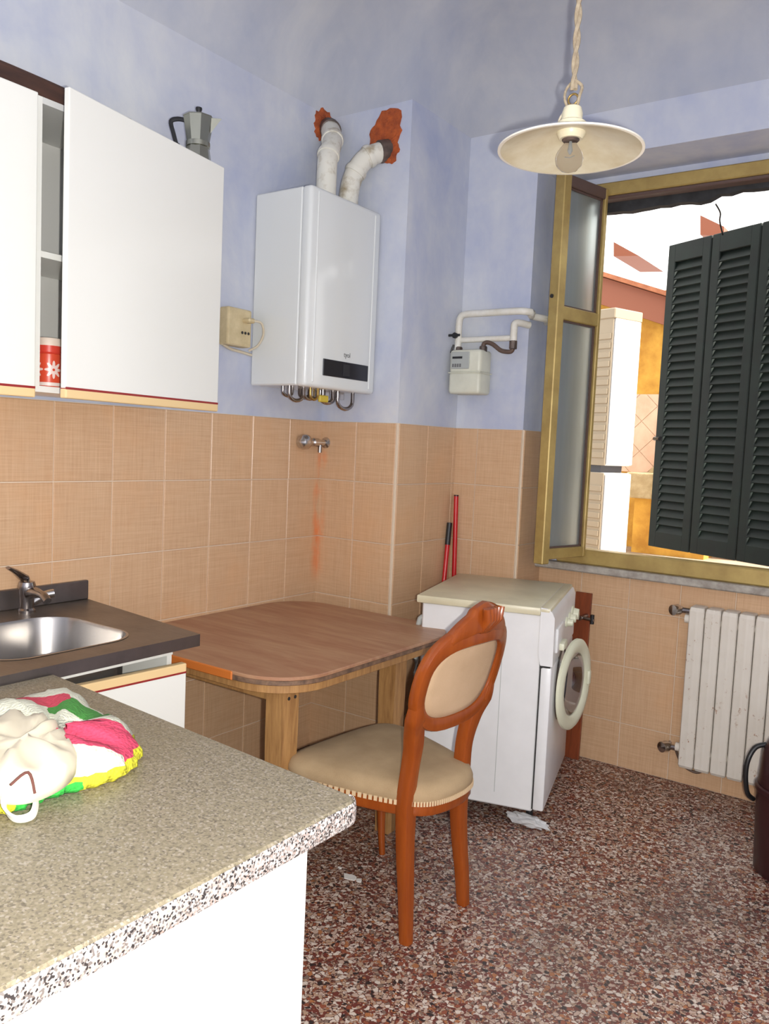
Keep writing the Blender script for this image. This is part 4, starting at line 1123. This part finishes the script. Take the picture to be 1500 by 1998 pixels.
for k, (dx, r0) in enumerate(((.012, .004), (-.014, .0035))):
    b_ = BM(); sweep(b_, spline([(0, 0, .172), (dx * 1.6, .005, .154), (dx * 1.5, -.004, .127), (dx * .9, .002, .104)], 5), r0); part('rope_loop', b_, 'rope', pn, True)
ht = ZW + RC - .006 - LP.z
for k in range(2):
    b_ = BM(); n_ = 90
    pts = [(.0045 * math.cos(i * .62 + k * PI), .0045 * math.sin(i * .62 + k * PI), .147 + (ht - .147) * i / n_) for i in range(n_ + 1)]
    sweep(b_, pts, .0055, ref=(1, 0, 0), sec=circ(7)); part('rope', b_, 'rope', pn, True)
b_ = BM(); sweep(b_, spline([(-.02, 0, .10), (-.036, .004, .082), (-.04, .008, .055)], 5), .003); part('wire', b_, 'cable', pn, True)
b_ = BM(); lathe(b_, [(.0, ht + .004), (.045, ht + .004), (.045, ht - .01), (.02, ht - .03), (0, ht - .03)], 20); part('ceiling_rose', b_, 'porcelain', pn, True)

# ------------------------------------------------------------------ outside: terrace
bm = BM(); box(bm, -6, 8, YO + .01, 9, .5, .75); tf = struct('floor_terrace', bm, 'paving')
bm = BM(); box(bm, -6, 8, 1.02, YO, -.2, .5); struct('wall_foundation', bm, 'house')
YW = 3.6
tw = thing('terrace_building', 'ochre stucco outbuilding with red-brown eave across the terrace', 'building', (0, YW, .75))
part('wall', box(BM(), -4, 2.6, YW, YW + .3, .75, 2.80), 'ochre', tw, world=True)
b_ = BM(); poly = [(-4, 2.8), (2.6, 2.8), (2.6, 2.801), (.36, 2.801), (-.8, 3.2), (-4, 4.3)]
loops(b_, [[(x, YW, z) for x, z in poly], [(x, YW + .3, z) for x, z in poly]]); part('gable', b_, 'ochre', tw, world=True)
def sl_box(z_top, z_bot, y0, y1, xa=-3.0, xb=2.2):
    f_ = lambda x, z: z - .362 * x
    b2 = BM(); poly = [(xa, f_(xa, z_bot)), (xb, f_(xb, z_bot)), (xb, f_(xb, z_top)), (xa, f_(xa, z_top))]
    return loops(b2, [[(x, y0, z) for x, z in poly], [(x, y1, z) for x, z in poly]])
part('fascia_board', sl_box(2.915, 2.70, YW - .10, YW - .04), 'fascia', tw, world=True)
part('soffit', sl_box(2.915, 2.89, YW - .06, YW + .35), 'fascia', tw, world=True)
part('roof_edge', sl_box(2.955, 2.92, YW - .16, YW + .5), 'rooftile', tw, world=True)
# diamond-laid tiles behind the stone trough
dq = .17 * math.sqrt(2) / 2
X0, X1d, Z0d, Z1d = .12, .95, 1.36, 1.985
bp = part('tile_backing', box(BM(), X0, X1d, YW - .012, YW, Z0d, Z1d), 'grout', tw, world=True)
n_t = 0
for i in range(-1, 9):
    for j in range(-1, 8):
        cx_, cz_ = X0 + i * dq, Z0d + .05 + j * dq
        if (i + j) % 2: continue
        poly = [(cx_ - dq + .004, cz_), (cx_, cz_ - dq + .004), (cx_ + dq - .004, cz_), (cx_, cz_ + dq - .004)]
        def clip(pl, ax, lim, sg):
            o_ = []
            for a, b in zip(pl, pl[1:] + pl[:1]):
                ia, ib = sg * (a[ax] - lim) <= 0, sg * (b[ax] - lim) <= 0
                if ia: o_.append(a)
                if ia != ib:
                    t = (lim - a[ax]) / (b[ax] - a[ax]); o_.append((a[0] + (b[0] - a[0]) * t, a[1] + (b[1] - a[1]) * t))
            return o_
        for c_ in ((0, X0, -1), (0, X1d, 1), (1, Z0d, -1), (1, Z1d, 1)):
            poly = clip(poly, *c_) if poly else poly
        if len(poly) < 3: continue
        ar = abs(sum(a[0] * b[1] - b[0] * a[1] for a, b in zip(poly, poly[1:] + poly[:1]))) / 2
        if ar < .002: continue
        b_ = BM(); loops(b_, [[(x, YW - .010, z) for x, z in poly], [(x, YW - .02, z) for x, z in poly]]); part('tile', b_, 'terracotta', tw, world=True)
tr = thing('stone_trough', 'rough stone wash trough on an ochre pier across the terrace', 'trough', (.62, YW - .22, .75))
b_ = BM(); box(b_, .40, 1.05, YW - .42, YW - .02, 1.17, 1.365, .012, 2); part('trough', b_, 'stone', tr, world=True)
b_ = BM(); box(b_, .46, 1.0, YW - .36, YW - .02, .75, 1.18); part('pier', b_, 'ochre', tr, world=True)
b_ = BM(); lathe(b_, [(0, .05), (.05, .048), (.075, .02), (.08, 0), (0, 0)], 16, Matrix.Translation((.60, YW - .25, 1.364))); part('stone_lump', b_, 'stone', tr, True, world=True)
# resin cabinet
ca, cb_, cc2 = Vector((.50, 2.44, 0)), Vector((.68, 2.92, 0)), Vector((.20, 2.42, 0))
rzc = math.radians(-20)
rc_ = thing('resin_cabinet', 'tall white resin storage cabinet with taupe ribbed side, outside on the terrace', 'cabinet', (.505, 2.435, .75), rzc)
def rblock(z0, z1):
    o_ = part('body', box(BM(), -.50, -.004, .004, .27, z0, z1, .006), 'resin_w', rc_)
    part('front_door', box(BM(), -.001, .014, .006, .27, z0 + .004, z1 - .004, .006), 'resin_w', o_)
    part('side_panel', box(BM(), -.50, -.002, -.004, .006, z0, z1, .002), 'resin_b', o_)
    nn = int((z1 - z0 - .1) / .062)
    for i in range(nn):
        part('rib', box(BM(), -.49, -.012, -.012, .002, z0 + .05 + i * .062, z0 + .05 + i * .062 + .042, .004), 'resin_b', o_)
rblock(0, .615); rblock(.665, 1.665)
part('joint', box(BM(), -.47, -.06, .03, .25, .60, .68), 'resin_d', rc_)
part('top_cap', box(BM(), -.51, .012, -.012, .28, 1.66, 1.73, .006), 'resin_b', rc_)
# roof ends far off, above the terrace wall
for lab, pts_ in (('brown triangular roof end showing above the terrace eave', [(1197, 472), (1246, 499), (1197, 500)]), ('brown roof end above the green shutter', [(1366, 420), (1412, 442), (1412, 462), (1366, 458)])):
    q = [pix(x, y, 1, 6.0) for x, y in pts_]
    b_ = BM(); loops(b_, [[(p.x, 6.0, p.z) for p in q], [(p.x, 6.9, p.z) for p in q]])
    solo('roof_end', b_, 'fascia', lab, 'roof', (q[-1].x, 6.0, q[-1].z))
b_ = BM(); sweep(b_, spline([pix(1396, 398, 1, 1.25), pix(1405, 415, 1, 1.3), pix(1404, 432, 1, 1.35), pix(1410, 458, 1, 1.45)], 5), .004)
q = pix(1396, 398, 1, 1.25); solo('hanging_wire', b_, 'black', 'thin dark wire hanging above the green shutter', 'wire', (q.x, q.y, q.z), True)
